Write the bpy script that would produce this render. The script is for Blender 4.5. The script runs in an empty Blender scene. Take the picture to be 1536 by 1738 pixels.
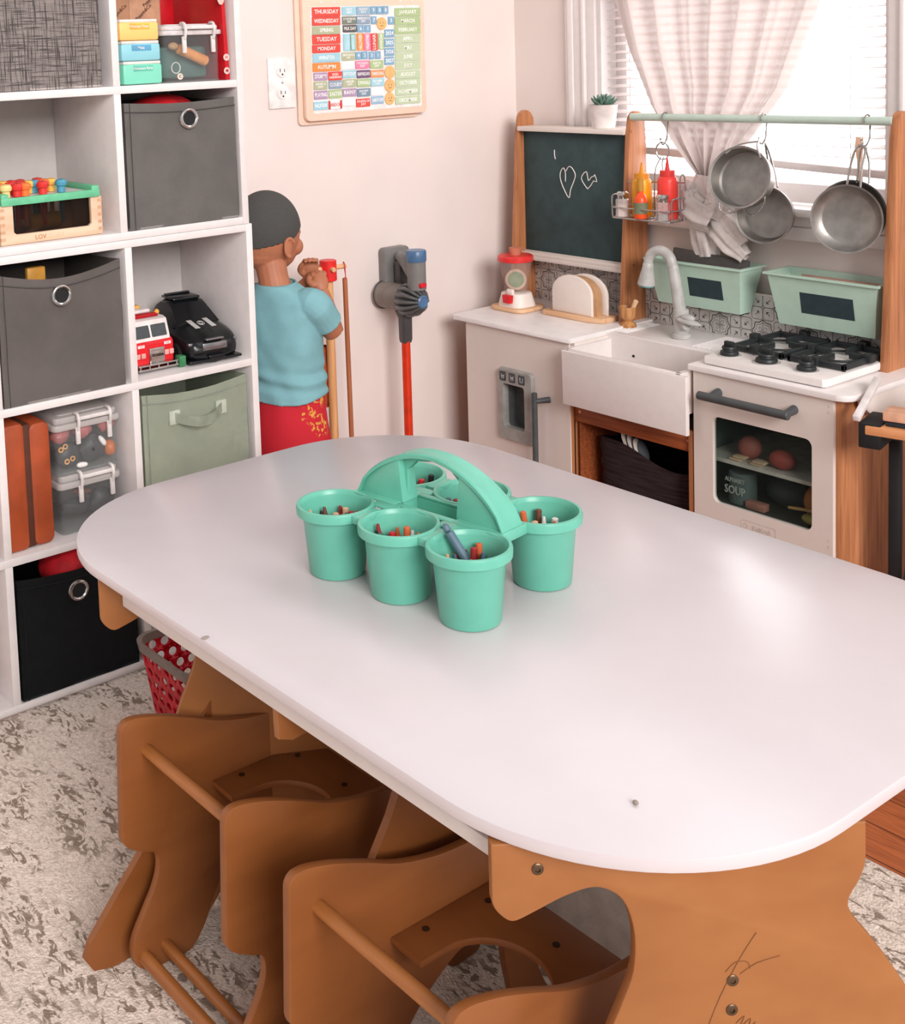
import bpy, bmesh, math, random
from mathutils import Vector, Matrix, Euler, noise as mnoise
PI = math.pi
random.seed(7)
S = bpy.context.scene
C = S.collection
# ---------------------------------------------------------------- camera
cd = bpy.data.cameras.new('camera'); cam = bpy.data.objects.new('camera', cd); C.objects.link(cam)
cd.sensor_fit = 'HORIZONTAL'; cd.sensor_width = 36; cd.lens = 36*2175.36/1536
cd.shift_x = (768-509.44)/1536; cd.shift_y = (287.03-869)/1536
cd.clip_start = .05; cd.clip_end = 60
R = Matrix(((.59118359, -.05344603, .80476424), (.80559851, .08725141, -.5860019), (-.03889734, .99475158, .09463765)))
cam.matrix_world = Matrix.Translation((2.3152, -1.5492, 1.2917)) @ R.to_4x4()
S.camera = cam
# ---------------------------------------------------------------- world, lights, exposure
w = bpy.data.worlds.new('world'); S.world = w; w.use_nodes = True
nt = w.node_tree; nt.nodes.clear()
o_ = nt.nodes.new('ShaderNodeOutputWorld'); bg = nt.nodes.new('ShaderNodeBackground')
tc = nt.nodes.new('ShaderNodeTexCoord'); sx = nt.nodes.new('ShaderNodeSeparateXYZ')
mr = nt.nodes.new('ShaderNodeMapRange'); mr.inputs[1].default_value = .35; mr.inputs[2].default_value = .8
mx = nt.nodes.new('ShaderNodeMix'); mx.data_type = 'RGBA'
mx.inputs[6].default_value = (.56, .53, .52, 1); mx.inputs[7].default_value = (7, 7, 7.1, 1)
nt.links.new(tc.outputs['Generated'], sx.inputs[0]); nt.links.new(sx.outputs['Y'], mr.inputs[0])
nt.links.new(mr.outputs[0], mx.inputs[0]); nt.links.new(mx.outputs[2], bg.inputs[0]); nt.links.new(bg.outputs[0], o_.inputs[0])
bg.inputs[1].default_value = 1.0
def area(name, loc, target, size, size_y, power, col):
    l = bpy.data.lights.new(name, 'AREA'); l.shape = 'RECTANGLE'; l.size = size; l.size_y = size_y; l.energy = power; l.color = col
    o = bpy.data.objects.new(name, l); C.objects.link(o); o.location = loc
    o.rotation_euler = (Vector(target)-Vector(loc)).to_track_quat('-Z', 'Y').to_euler(); return o
area('window_daylight', (1.6, 1.6, 2.3), (.9, -.4, .5), 2.0, 1.4, 9, (1, .98, .97))
area('room_fill_light', (9.6, -3.0, 4.6), (-.1, .3, .6), 5.0, 3.6, 1000, (1, .955, .935))  # added fill from behind the camera to lift the walls, no known source
S.view_settings.view_transform = 'Standard'; S.view_settings.look = 'None'
S.view_settings.gamma = 1; S.view_settings.use_curve_mapping = False
S.view_settings.exposure = 0.0
# ---------------------------------------------------------------- materials
def lin(c):
    r = []
    for v in c[:3]:
        v /= 255; r.append(v/12.92 if v <= .04045 else ((v+.055)/1.055)**2.4)
    return (*r, 1)
MATS = {}
def mat(name, rgb, rough=.5, metal=0, var=.06, scale=40, bump=0, bscale=200, stretch=(1, 1, 1), rgb2=None, trans=0, tcol=None, ior=1.45, coat=0, thr=None, emis=0):
    if name in MATS: return MATS[name]
    m = bpy.data.materials.new(name); m.use_nodes = True; MATS[name] = m
    n = m.node_tree; b = n.nodes['Principled BSDF']; L = n.links.new
    b.inputs['Roughness'].default_value = rough; b.inputs['Metallic'].default_value = metal; b.inputs['IOR'].default_value = ior
    if coat: b.inputs['Coat Weight'].default_value = coat
    t = n.nodes.new('ShaderNodeTexCoord'); mp = n.nodes.new('ShaderNodeMapping'); mp.inputs['Scale'].default_value = stretch
    L(t.outputs['Object'], mp.inputs[0])
    nz = n.nodes.new('ShaderNodeTexNoise'); nz.inputs['Scale'].default_value = scale; nz.inputs['Detail'].default_value = 4
    L(mp.outputs[0], nz.inputs['Vector'])
    rp = n.nodes.new('ShaderNodeValToRGB'); c = lin(rgb)
    if rgb2 is None:
        a = [max(0, v*(1-var*2)) for v in c[:3]]+[1]; d = [min(1, v*(1+var)) for v in c[:3]]+[1]
    else: a = lin(rgb2); d = c
    rp.color_ramp.elements[0].color = a; rp.color_ramp.elements[1].color = d
    rp.color_ramp.elements[0].position, rp.color_ramp.elements[1].position = thr or (.35, .6)
    L(nz.outputs['Fac'], rp.inputs[0]); L(rp.outputs[0], b.inputs['Base Color'])
    if bump:
        n2 = n.nodes.new('ShaderNodeTexNoise'); n2.inputs['Scale'].default_value = bscale; n2.inputs['Detail'].default_value = 3
        L(mp.outputs[0], n2.inputs['Vector'])
        bp = n.nodes.new('ShaderNodeBump'); bp.inputs['Strength'].default_value = bump; bp.inputs['Distance'].default_value = .002
        L(n2.outputs['Fac'], bp.inputs['Height']); L(bp.outputs[0], b.inputs['Normal'])
    if trans:
        tr = n.nodes.new('ShaderNodeBsdfTransparent'); tr.inputs[0].default_value = tcol or (.95, .96, .96, 1)
        ms = n.nodes.new('ShaderNodeMixShader'); ms.inputs[0].default_value = 1-trans
        L(tr.outputs[0], ms.inputs[1]); L(b.outputs[0], ms.inputs[2])
        L(ms.outputs[0], n.nodes['Material Output'].inputs[0])
    return m
def wood(name, light, dark, axis='z', rough=.45, scale=60, thr=None):
    st = {'x': (.06, 1, 1), 'y': (1, .06, 1), 'z': (1, 1, .06)}[axis]
    return mat(name, light, rough, scale=scale, stretch=st, rgb2=dark, bump=.15, bscale=scale*2, thr=thr)
white = mat('white_laminate', (228, 222, 221), .35, var=.015)
kwhite = mat('kitchen_white_paint', (224, 213, 206), .5, var=.006)
ktop = mat('kitchen_counter_white', (236, 230, 229), .3, var=.02, scale=25)
# ---------------------------------------------------------------- mesh helpers
class B:
    def __init__(s): s.bm = bmesh.new()
    def add(s, t, mi=0, M=None):
        if M is not None: bmesh.ops.transform(t, matrix=M, verts=t.verts)
        for f in t.faces: f.material_index = mi
        me = bpy.data.meshes.new('t'); t.to_mesh(me); t.free(); s.bm.from_mesh(me); bpy.data.meshes.remove(me); return s
    def box(s, x0, x1, y0, y1, z0, z1, bev=0, mi=0, M=None, seg=2):
        t = bmesh.new(); bmesh.ops.create_cube(t, size=1)
        for v in t.verts: v.co = Vector(((x0+x1)/2+v.co.x*(x1-x0), (y0+y1)/2+v.co.y*(y1-y0), (z0+z1)/2+v.co.z*(z1-z0)))
        if bev: bmesh.ops.bevel(t, geom=t.edges[:], offset=bev, segments=seg, profile=.5, affect='EDGES')
        return s.add(t, mi, M)
    def prism(s, pts, ax, a0, a1, bev=0, mi=0, M=None):
        t = bmesh.new()
        def P(p, a): return {'x': (a, p[0], p[1]), 'y': (p[0], a, p[1]), 'z': (p[0], p[1], a)}[ax]
        v0 = [t.verts.new(P(p, a0)) for p in pts]; v1 = [t.verts.new(P(p, a1)) for p in pts]
        f0 = t.faces.new(v0); f1 = t.faces.new(v1[::-1]); n = len(pts)
        for i in range(n): t.faces.new((v0[i], v1[i], v1[(i+1) % n], v0[(i+1) % n]))
        bmesh.ops.recalc_face_normals(t, faces=t.faces)
        if bev:
            es = [e for e in t.edges if (f0 in e.link_faces) or (f1 in e.link_faces)]
            bmesh.ops.bevel(t, geom=es, offset=bev, segments=2, profile=.5, affect='EDGES', clamp_overlap=True)
        return s.add(t, mi, M)
    def lathe(s, prof, c=(0, 0, 0), d=(0, 0, 1), seg=32, mi=0, sc=(1, 1), M=None):
        t = bmesh.new(); q = Vector((0, 0, 1)).rotation_difference(Vector(d).normalized()).to_matrix(); rings = []
        for r, h in prof:
            if r < 1e-6: rings.append([t.verts.new(q @ Vector((0, 0, h))+Vector(c))])
            else: rings.append([t.verts.new(q @ Vector((r*sc[0]*math.cos(2*PI*i/seg), r*sc[1]*math.sin(2*PI*i/seg), h))+Vector(c)) for i in range(seg)])
        for a, b in zip(rings, rings[1:]):
            for i in range(seg):
                j = (i+1) % seg
                if len(a) == 1 and len(b) == 1: continue
                if len(a) == 1: t.faces.new((a[0], b[j], b[i]))
                elif len(b) == 1: t.faces.new((a[i], a[j], b[0]))
                else: t.faces.new((a[i], a[j], b[j], b[i]))
        bmesh.ops.recalc_face_normals(t, faces=t.faces)
        return s.add(t, mi, M)
    def cyl(s, p0, p1, r, seg=20, mi=0, bev=.0, r1=None):
        p0 = Vector(p0); p1 = Vector(p1); L = (p1-p0).length; r1 = r if r1 is None else r1; b = min(bev, r*.9, L*.4)
        pr = [(0, 0), (r-b, 0), (r, b), (r1, L-b), (r1-b, L), (0, L)] if b else [(0, 0), (r, 0), (r, 0), (r1, L), (0, L)]
        if not b: pr = [(0, 0), (r, 0), (r1, L), (0, L)]
        return s.lathe(pr, p0, p1-p0, seg, mi)
    def tube(s, path, r, seg=10, closed=False, mi=0, sm=1, caps=True):
        P = [Vector(p) for p in path]
        if sm > 1:
            Q = []; n = len(P)
            for i in range(n if closed else n-1):
                p0, p1, p2, p3 = (P[(i-1) % n], P[i], P[(i+1) % n], P[(i+2) % n]) if closed else (P[max(i-1, 0)], P[i], P[i+1], P[min(i+2, n-1)])
                for k in range(sm):
                    u = k/sm; Q.append(.5*((2*p1)+(p2-p0)*u+(2*p0-5*p1+4*p2-p3)*u*u+(3*p1-p0-3*p2+p3)*u**3))
            if not closed: Q.append(P[-1])
            if isinstance(r, (list, tuple)):
                r = [r[min(int(i/sm), len(r)-1)]*(1-(i % sm)/sm)+r[min(int(i/sm)+1, len(r)-1)]*((i % sm)/sm) for i in range(len(Q))]
            P = Q
        n = len(P); t = bmesh.new(); rings = []; N = None
        for i in range(n):
            T = (P[(i+1) % n]-P[i-1]) if closed else (P[min(i+1, n-1)]-P[max(i-1, 0)])
            T.normalize()
            if N is None: N = T.orthogonal().normalized()
            else:
                N = N-T*N.dot(T); N = N.normalized() if N.length > 1e-6 else T.orthogonal().normalized()
            Bn = T.cross(N); rr = r[i] if isinstance(r, (list, tuple)) else r
            rings.append([t.verts.new(P[i]+(N*math.cos(2*PI*k/seg)+Bn*math.sin(2*PI*k/seg))*rr) for k in range(seg)])
        for i in range(n if closed else n-1):
            a = rings[i]; b = rings[(i+1) % n]
            for k in range(seg): t.faces.new((a[k], a[(k+1) % seg], b[(k+1) % seg], b[k]))
        if caps and not closed: t.faces.new(rings[0][::-1]); t.faces.new(rings[-1])
        bmesh.ops.recalc_face_normals(t, faces=t.faces)
        return s.add(t, mi)
    def ball(s, c, r, mi=0, seg=20, M=None):
        if not isinstance(r, (tuple, list)): r = (r, r, r)
        t = bmesh.new(); bmesh.ops.create_uvsphere(t, u_segments=seg, v_segments=max(8, seg//2), radius=1)
        X = Matrix.Translation(c) @ (M.to_4x4() if M is not None else Matrix.Identity(4)) @ Matrix.Diagonal((*r, 1))
        return s.add(t, mi, X)
    def grid(s, fn, nu, nv, thick=0, mi=0, closed_u=False):
        t = bmesh.new(); V = [[t.verts.new(fn(i/nu, j/nv)) for i in range(nu+(0 if closed_u else 1))] for j in range(nv+1)]
        for j in range(nv):
            for i in range(nu):
                k = (i+1) % nu if closed_u else i+1
                t.faces.new((V[j][i], V[j][k], V[j+1][k], V[j+1][i]))
        if thick: bmesh.ops.solidify(t, geom=t.faces[:], thickness=thick)
        bmesh.ops.recalc_face_normals(t, faces=t.faces)
        return s.add(t, mi)
    def text(s, txt, size, M, mi=1, depth=.0004, fitw=None):
        c = bpy.data.curves.new('t', 'FONT'); c.body = txt.replace('|', '\n'); c.size = size; c.extrude = depth; c.align_x = 'CENTER'; c.align_y = 'CENTER'; c.resolution_u = 2; c.offset = size*.012
        c.space_line = .85
        o = bpy.data.objects.new('t', c); C.objects.link(o); dg = bpy.context.evaluated_depsgraph_get(); me = bpy.data.meshes.new_from_object(o.evaluated_get(dg))
        xs = [v.co.x for v in me.vertices] or [0]; ww = max(xs)-min(xs)
        t = bmesh.new(); t.from_mesh(me); bpy.data.objects.remove(o); bpy.data.curves.remove(c); bpy.data.meshes.remove(me)
        if fitw and ww > fitw: bmesh.ops.scale(t, vec=(fitw/ww, 1, 1), verts=t.verts)
        return s.add(t, mi, M)
    def build(s, name, mats, parent=None, label=None, smooth=35, vfn=None):
        if not isinstance(mats, (list, tuple)): mats = [mats]
        if vfn:
            for v in s.bm.verts: v.co = vfn(v.co)
        off = parent.get('_w') if parent is not None else None
        if off is not None:
            off = Vector(off)
            for v in s.bm.verts: v.co -= off
        me = bpy.data.meshes.new(name); s.bm.to_mesh(me); s.bm.free()
        for m in mats: me.materials.append(m)
        if smooth:
            for p in me.polygons: p.use_smooth = True
            me.set_sharp_from_angle(angle=math.radians(smooth))
        o = bpy.data.objects.new(name, me); C.objects.link(o)
        if parent is not None: o.parent = parent
        o['_w'] = tuple(off) if off is not None else (0., 0., 0.)
        if label: o['label'] = label
        return o
def thing(name, label, cat, loc=(0, 0, 0), group=None):
    o = bpy.data.objects.new(name, None); C.objects.link(o); o.location = loc; o.empty_display_size = .05
    o['_w'] = tuple(map(float, loc)); o['label'] = label; o['category'] = cat
    if group: o['group'] = group
    return o
def tag(o, label, cat, group=None, kind=None):
    o['label'] = label; o['category'] = cat
    if group: o['group'] = group
    if kind: o['kind'] = kind
    return o
def struct(o): o['kind'] = 'structure'; return o
def dup(root, loc, rotz=None, label=None, group=None):
    r = root.copy(); C.objects.link(r); r.location = loc
    if rotz is not None: r.rotation_euler = (0, 0, rotz)
    if label: r['label'] = label
    if group: r['group'] = group
    for ch in list(root.children):
        c = ch.copy(); C.objects.link(c); c.parent = r
        for g in ch.children:
            d = g.copy(); C.objects.link(d); d.parent = c
    return r
def RX(): return Matrix(((0, 0, 1, 0), (1, 0, 0, 0), (0, 1, 0, 0), (0, 0, 0, 1)))      # text facing +x
def RY(): return Matrix(((1, 0, 0, 0), (0, 0, -1, 0), (0, 1, 0, 0), (0, 0, 0, 1)))     # text facing -y
def T(x, y, z): return Matrix.Translation((x, y, z))
def rrect(x0, x1, y0, y1, r, n=8):
    p = []
    for cx, cy, a in ((x1-r, y1-r, 0), (x0+r, y1-r, 90), (x0+r, y0+r, 180), (x1-r, y0+r, 270)):
        for k in range(n+1): b = math.radians(a+90*k/n); p.append((cx+r*math.cos(b), cy+r*math.sin(b)))
    return p
def arc(cx, cy, rx, ry, a0, a1, n=12): return [(cx+rx*math.cos(math.radians(a0+(a1-a0)*k/n)), cy+ry*math.sin(math.radians(a0+(a1-a0)*k/n))) for k in range(n+1)]
def smoothp(P, k=4, keep=()):
    n = len(P); Q = []
    for i in range(n):
        p0, p1, p2, p3 = [Vector(P[(i+j) % n]) for j in (-1, 0, 1, 2)]
        L = (p2-p1).length
        if L > .09 or L < .004 or i in keep: Q.append(tuple(p1)); continue
        m1 = (p2-p0)*min(.5, .5*L*2/max(1e-6, (p2-p0).length)); m2 = (p3-p1)*min(.5, .5*L*2/max(1e-6, (p3-p1).length))
        for j in range(k):
            u = j/k; Q.append(tuple((2*u**3-3*u*u+1)*p1+(u**3-2*u*u+u)*m1+(-2*u**3+3*u*u)*p2+(u**3-u*u)*m2))
    return Q
# ---------------------------------------------------------------- room
wallm = mat('warm_white_wall_paint', (229, 217, 212), .7, var=.012, scale=6, bump=.05, bscale=400)
trimm = mat('white_trim_paint', (238, 232, 231), .4, var=.01)
WA = -.30; WB = 1.134
fl = bpy.data.materials.new('oak_floor_boards'); fl.use_nodes = True; n = fl.node_tree; b = n.nodes['Principled BSDF']; L = n.links.new
t = n.nodes.new('ShaderNodeTexCoord'); br = n.nodes.new('ShaderNodeTexBrick'); br.inputs['Scale'].default_value = 1; br.inputs['Brick Width'].default_value = .9; br.inputs['Row Height'].default_value = .082
br.inputs['Mortar Size'].default_value = .0012; br.inputs['Color1'].default_value = lin((186, 104, 60)); br.inputs['Color2'].default_value = lin((158, 82, 46)); br.inputs['Mortar'].default_value = lin((80, 42, 26))
mp = n.nodes.new('ShaderNodeMapping'); mp.inputs['Scale'].default_value = (3, 60, 1); nz = n.nodes.new('ShaderNodeTexNoise'); nz.inputs['Scale'].default_value = 2.5; nz.inputs['Detail'].default_value = 8; nz.inputs['Distortion'].default_value = 1.5
L(t.outputs['Object'], br.inputs[0]); L(t.outputs['Object'], mp.inputs[0]); L(mp.outputs[0], nz.inputs['Vector'])
mm = n.nodes.new('ShaderNodeMix'); mm.data_type = 'RGBA'; mm.blend_type = 'MULTIPLY'; mm.inputs[0].default_value = .6
rp = n.nodes.new('ShaderNodeValToRGB'); rp.color_ramp.elements[0].position = .35; rp.color_ramp.elements[1].position = .6; rp.color_ramp.elements[0].color = (.45, .38, .33, 1); rp.color_ramp.elements[1].color = (1.1, 1.1, 1.1, 1)
L(nz.outputs['Fac'], rp.inputs[0]); L(br.outputs['Color'], mm.inputs[6]); L(rp.outputs[0], mm.inputs[7]); L(mm.outputs[2], b.inputs['Base Color']); b.inputs['Roughness'].default_value = .35
struct(B().box(WA-.1, 3.6, -3.4, WB+.12, -.05, 0).build('floor', fl))
struct(B().box(WA-.1, WA, -3.4, WB+.12, 0, 2.5).build('wall_left', wallm))
WX0, WX1, WZ0, WZ1 = .005, .822, .868, 2.05          # window opening
q = B().box(WA, WX0, WB, WB+.12, 0, 2.5).box(WX1, 3.6, WB, WB+.12, 0, 2.5).box(WX0, WX1, WB, WB+.12, 0, WZ0).box(WX0, WX1, WB, WB+.12, WZ1, 2.5)
struct(q.build('wall_back', wallm))
struct(B().box(WA, WA+.014, 0.02, WB, 0, .10, .003).build('baseboard_left', trimm))
struct(B().box(WA+.014, 3.0, WB-.014, WB, 0, .10, .003).build('baseboard_back', trimm))
wf = B()
cw = .102                                             # moulded casing round the opening
for a, b_, d in ((0, .012, .014), (.012, .030, .020), (.030, .062, .015), (.062, .072, .022), (.072, cw, .012)):
    wf.box(WX0-cw+a, WX0-cw+b_, WB-d, WB, WZ0-.02, WZ1+.1, .002)
    wf.box(WX1+cw-b_, WX1+cw-a, WB-d, WB, WZ0-.02, WZ1+.1, .002)
wf.box(WX0-cw-.012, WX1+cw+.012, WB-.035, WB+.04, WZ0-.012, WZ0+.008, .004)
wf.box(WX0-cw, WX1+cw, WB-.014, WB, WZ0-.038, WZ0-.012, .003).box(WX0-cw, WX1+cw, WB-.02, WB, WZ0-.070, WZ0-.038, .004)
wf.box(WX0, WX0+.012, WB, WB+.11, WZ0, WZ1).box(WX1-.012, WX1, WB, WB+.11, WZ0, WZ1)
win = struct(wf.build('window_1', trimm))
ws = B()
for a in (WX0+.012, WX1-.047): ws.box(a, a+.035, WB+.06, WB+.09, WZ0+.008, WZ1, .003)
ws.box(WX0+.012, WX1-.012, WB+.06, WB+.09, WZ0+.008, WZ0+.055, .003).box(WX0+.012, WX1-.012, WB+.055, WB+.085, 1.42, 1.455, .003)
ws.build('window_frame', trimm, win)
B().box(WX0+.04, WX1-.04, WB+.073, WB+.077, WZ0+.05, WZ1).build('window_pane', mat('clear_window_glass', (255, 255, 255), .02, trans=.93, tcol=(1, 1, 1, 1)), win)
# blinds
bl = thing('window_blind', 'white horizontal slat blind behind the gathered curtain, raised off the sill', 'blind', (.41, 1.16, 1.9))
slm = mat('white_blind_slat', (232, 222, 220), .5, var=.01)
b_ = B(); z = .998
while z < 1.95:
    dz = -.03*0
    for s_ in (0,):
        b_.box(WX0+.018, WX1-.018, -.0145, .0145, -.0007, .0007, M=T(0, 1.165, z) @ Matrix.Rotation(math.radians(14), 4, 'X'))
    z += .0225
b_.build('slats', slm, bl)
B().box(WX0+.018, WX1-.018, 1.152, 1.178, .966, .985, .004, M=T(.41, 0, .975) @ Matrix.Rotation(math.radians(2.4), 4, 'Y') @ T(-.41, 0, -.975)).build('bottom_rail', slm, bl)
bc = B()
for x in (.10, .41, .72): bc.cyl((x, 1.149, .97), (x, 1.149, 1.95), .0009, 6)
bc.build('lift_cords', slm, bl)
# rug
rm = bpy.data.materials.new('cream_rug_with_brown_flecks'); rm.use_nodes = True; n = rm.node_tree; b = n.nodes['Principled BSDF']; L = n.links.new; b.inputs['Roughness'].default_value = .95
t = n.nodes.new('ShaderNodeTexCoord')
def nn(sc, st, det=3, dist=0):
    mp = n.nodes.new('ShaderNodeMapping'); mp.inputs['Scale'].default_value = st; z = n.nodes.new('ShaderNodeTexNoise'); z.inputs['Scale'].default_value = sc; z.inputs['Detail'].default_value = det; z.inputs['Distortion'].default_value = dist
    L(t.outputs['Object'], mp.inputs[0]); L(mp.outputs[0], z.inputs['Vector']); return z.outputs['Fac']
def ramp(f, a, b2):
    r = n.nodes.new('ShaderNodeMapRange'); r.inputs[1].default_value = a; r.inputs[2].default_value = b2; L(f, r.inputs[0]); return r.outputs[0]
def mth(op, a, b2):
    m_ = n.nodes.new('ShaderNodeMath'); m_.operation = op
    for i, v in enumerate((a, b2)):
        if isinstance(v, (int, float)): m_.inputs[i].default_value = v
        else: L(v, m_.inputs[i])
    return m_.outputs[0]
fle = ramp(nn(42, (.75, 1.5, 1), 3, 1.6), .50, .56); reg = ramp(nn(6, (1, 1, 1), 2, .8), .40, .50); reg2 = ramp(nn(13, (.6, 2.4, 1), 2), .40, .50)
f = mth('MULTIPLY', mth('MULTIPLY', fle, reg), reg2)
c1 = n.nodes.new('ShaderNodeMix'); c1.data_type = 'RGBA'; c1.inputs[6].default_value = lin((240, 226, 214)); c1.inputs[7].default_value = lin((206, 192, 178)); L(ramp(nn(150, (1, 1, 1), 4), .4, .7), c1.inputs[0])
c2 = n.nodes.new('ShaderNodeMix'); c2.data_type = 'RGBA'; c2.inputs[7].default_value = lin((132, 114, 97)); L(c1.outputs[2], c2.inputs[6]); L(mth('MULTIPLY', f, .9), c2.inputs[0]); L(c2.outputs[2], b.inputs['Base Color'])
bp_ = n.nodes.new('ShaderNodeBump'); bp_.inputs['Strength'].default_value = .7; bp_.inputs['Distance'].default_value = .004; L(nn(260, (1, 1, 1), 3), bp_.inputs['Height']); L(bp_.outputs[0], b.inputs['Normal'])
def rugf(u, v):
    x = .004+u*2.63; y = -2.3+v*2.537; e = min(u, 1-u, v, 1-v)*100
    h = .011*min(1, e**.5 if e > 0 else 0)
    return Vector((x, y, .001+h+(random.uniform(-.0016, .0016) if e > .5 else 0)))
tag(B().grid(rugf, 300, 290).build('area_rug', rm, smooth=180), 'cream area rug with grey-brown flecks under the table and chairs', 'rug')
# ================================================================ cube shelves
p, t_ = .2987, .016
backm = mat('shelf_back_board', (196, 190, 187), .6, var=.015)
def unit(name, label, y0, z0, rows):
    W = 3*p+t_; y1 = y0-W; H = rows*p+t_
    u = thing(name, label, 'shelf', (-.15, (y0+y1)/2, z0))
    for a in (y0, y1+t_): B().box(-.295, 0, a-t_, a, z0, z0+H, .0008).build('side_panel', white, u)
    for k in range(rows+1): B().box(-.295, -.0005, y1+t_, y0-t_, z0+k*p, z0+k*p+t_, .0008).build('shelf_board', white, u)
    for j in (1, 2):
        for k in range(rows): B().box(-.285, -.001, y0-j*p-t_, y0-j*p, z0+k*p+t_, z0+(k+1)*p, .0006).build('divider', white, u)
    B().box(-.295, -.287, y1+t_, y0-t_, z0, z0+H).build('back_panel', backm, u)
    return u
unit('cube_shelf', 'white nine-cube shelf unit standing on the floor, lower of the two stacked', 0, 0, 3)
unit('cube_shelf', 'white cube shelf unit stacked on top of the lower one', -.0066, 3*p+t_+.0005, 3)
UZ = 3*p+t_+.0005; UY = -.0066
def cell(unit_, col, row):      # returns y0(right), y1(left), z0
    yr = (UY if unit_ else 0)-t_-(col-1)*p; return yr, yr-(p-t_), (UZ if unit_ else 0)+t_+(row-1)*p
# ---- fabric bins
def fabric_bin(name, label, unit_, col, row, m, sag=.012, wid=.268, h=.262, x=-.004, lean=0, grommet=None, handle=None, group=None, dent=.006, yo=0):
    yr, yl, z0 = cell(unit_, col, row); yc = (yr+yl)/2+yo; z0 += .001
    o = thing(name, label, 'storage bin', (x-.13, yc, z0), group)
    def wall(P0, P1, nrm, sg, dn):
        def fn(u, v):
            q = P0.lerp(P1, u); s_ = math.sin(PI*u)
            zz = v*(h-sg*s_-lean*(1-u))
            k = dn*s_*math.sin(PI*min(1, v*1.02))*(1+.5*mnoise.noise(Vector((u*3, v*3, yc*9))))+.0022*mnoise.noise(Vector((u*6+yc*20, v*5, z0*7)))
            return q+Vector(nrm)*k*-1+Vector((0, 0, z0+zz))
        return fn
    a = wid/2; d = .262
    c1, c2, c3, c4 = [Vector(v) for v in ((x, yc-a, 0), (x, yc+a, 0), (x-d, yc+a, 0), (x-d, yc-a, 0))]
    bb = B()
    for P0, P1, nr, sg, dn in ((c1, c2, (1, 0, 0), sag, dent), (c2, c3, (0, 1, 0), .006, .003), (c3, c4, (-1, 0, 0), .004, .001), (c4, c1, (0, -1, 0), .006, .003)):
        bb.grid(wall(P0, P1, nr, sg, dn), 22, 18, thick=.004)
    bb.box(x-d, x, yc-a, yc+a, z0, z0+.004)
    bb.build('fabric_body', m, o, smooth=60)
    # stitched rim seams
    f = wall(c1, c2, (1, 0, 0), sag, dent)
    sm = B().tube([f(u/14, .93)+Vector((.0022, 0, 0)) for u in range(15)], .0011, 5)
    sm.tube([f(.045, v/8)+Vector((.0022, 0, 0)) for v in range(9)], .0009, 5)
    sm.build('seam', mat(m.name+'_seam', (14, 14, 15) if m is blackf else (70, 68, 67) if m is not sage and m is not wv else (140, 146, 134), .9), o)
    if grommet:
        gy, gz = grommet
        g = B(); cx = f((gy+a)/wid, gz/h).x
        g.tube([(cx+.0035, yc+gy+.0185*math.cos(k*PI/16), z0+gz+.0185*math.sin(k*PI/16)) for k in range(32)], .0042, 8, True)
        g.build('grommet', chrome, o, 'silver grommet ring')
        B().cyl((cx+.0005, yc+gy, z0+gz), (cx+.0032, yc+gy, z0+gz), .0165, 28).build('grommet_hole', blackm, o)
    if handle:
        (ya, za), (yb, zb) = handle; cx = x+.001
        hm = mat('sage_webbing', (184, 192, 176), .8, bump=.4, bscale=500)
        for (yy, zz) in ((ya, za), (yb, zb)): B().box(cx-.004, cx+.003, yc+yy-.013, yc+yy+.013, z0+zz-.015, z0+zz+.015, .001).build('handle_patch', hm, o)
        h0 = B(); h0.grid(lambda u, v: Vector((cx+.004+.022*math.sin(PI*u), yc+ya+(yb-ya)*u, z0+za+(zb-za)*u-.014*math.sin(PI*u)+(v-.5)*.022)), 20, 2, thick=.003)
        h0.build('handle', hm, o, smooth=60)
    return o
chrome = mat('brushed_metal', (200, 200, 198), .22, metal=1, var=.03)
blackm = mat('matte_black', (22, 23, 25), .7)
greyf = mat('dark_grey_nonwoven_fabric', (138, 134, 131), .75, var=.05, scale=14, bump=.25, bscale=500)
greyf2 = mat('dark_grey_sheeny_fabric', (132, 125, 121), .6, var=.06, scale=9, bump=.25, bscale=500)
sage = mat('sage_green_fabric', (192, 200, 182), .8, var=.03, scale=12, bump=.3, bscale=450)
blackf = mat('black_fabric', (26, 29, 32), .85, bump=.2)
# woven crosshatch fabric
wv = bpy.data.materials.new('grey_crosshatch_linen'); wv.use_nodes = True; n = wv.node_tree; b = n.nodes['Principled BSDF']; L = n.links.new; b.inputs['Roughness'].default_value = .85
t = n.nodes.new('ShaderNodeTexCoord')
def nn2(st, sc=30):
    mp = n.nodes.new('ShaderNodeMapping'); mp.inputs['Scale'].default_value = st; z = n.nodes.new('ShaderNodeTexNoise'); z.inputs['Scale'].default_value = sc*1.9; z.inputs['Detail'].default_value = 3
    L(t.outputs['Object'], mp.inputs[0]); L(mp.outputs[0], z.inputs['Vector']); return z.outputs['Fac']
a1 = n.nodes.new('ShaderNodeMath'); a1.operation = 'MAXIMUM'; L(nn2((1, 10, .35)), a1.inputs[0]); L(nn2((1, .35, 10)), a1.inputs[1])
r_ = n.nodes.new('ShaderNodeValToRGB'); r_.color_ramp.elements[0].position = .48; r_.color_ramp.elements[1].position = .64; r_.color_ramp.elements[0].color = lin((182, 172, 168)); r_.color_ramp.elements[1].color = lin((88, 82, 80))
L(a1.outputs[0], r_.inputs[0]); L(r_.outputs[0], b.inputs['Base Color'])
fabric_bin('fabric_bin', 'grey crosshatch linen bin at the top left of the shelves', 1, 2, 2, wv, sag=.0, dent=.001, x=-.006, wid=.262, yo=-.012)
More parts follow.
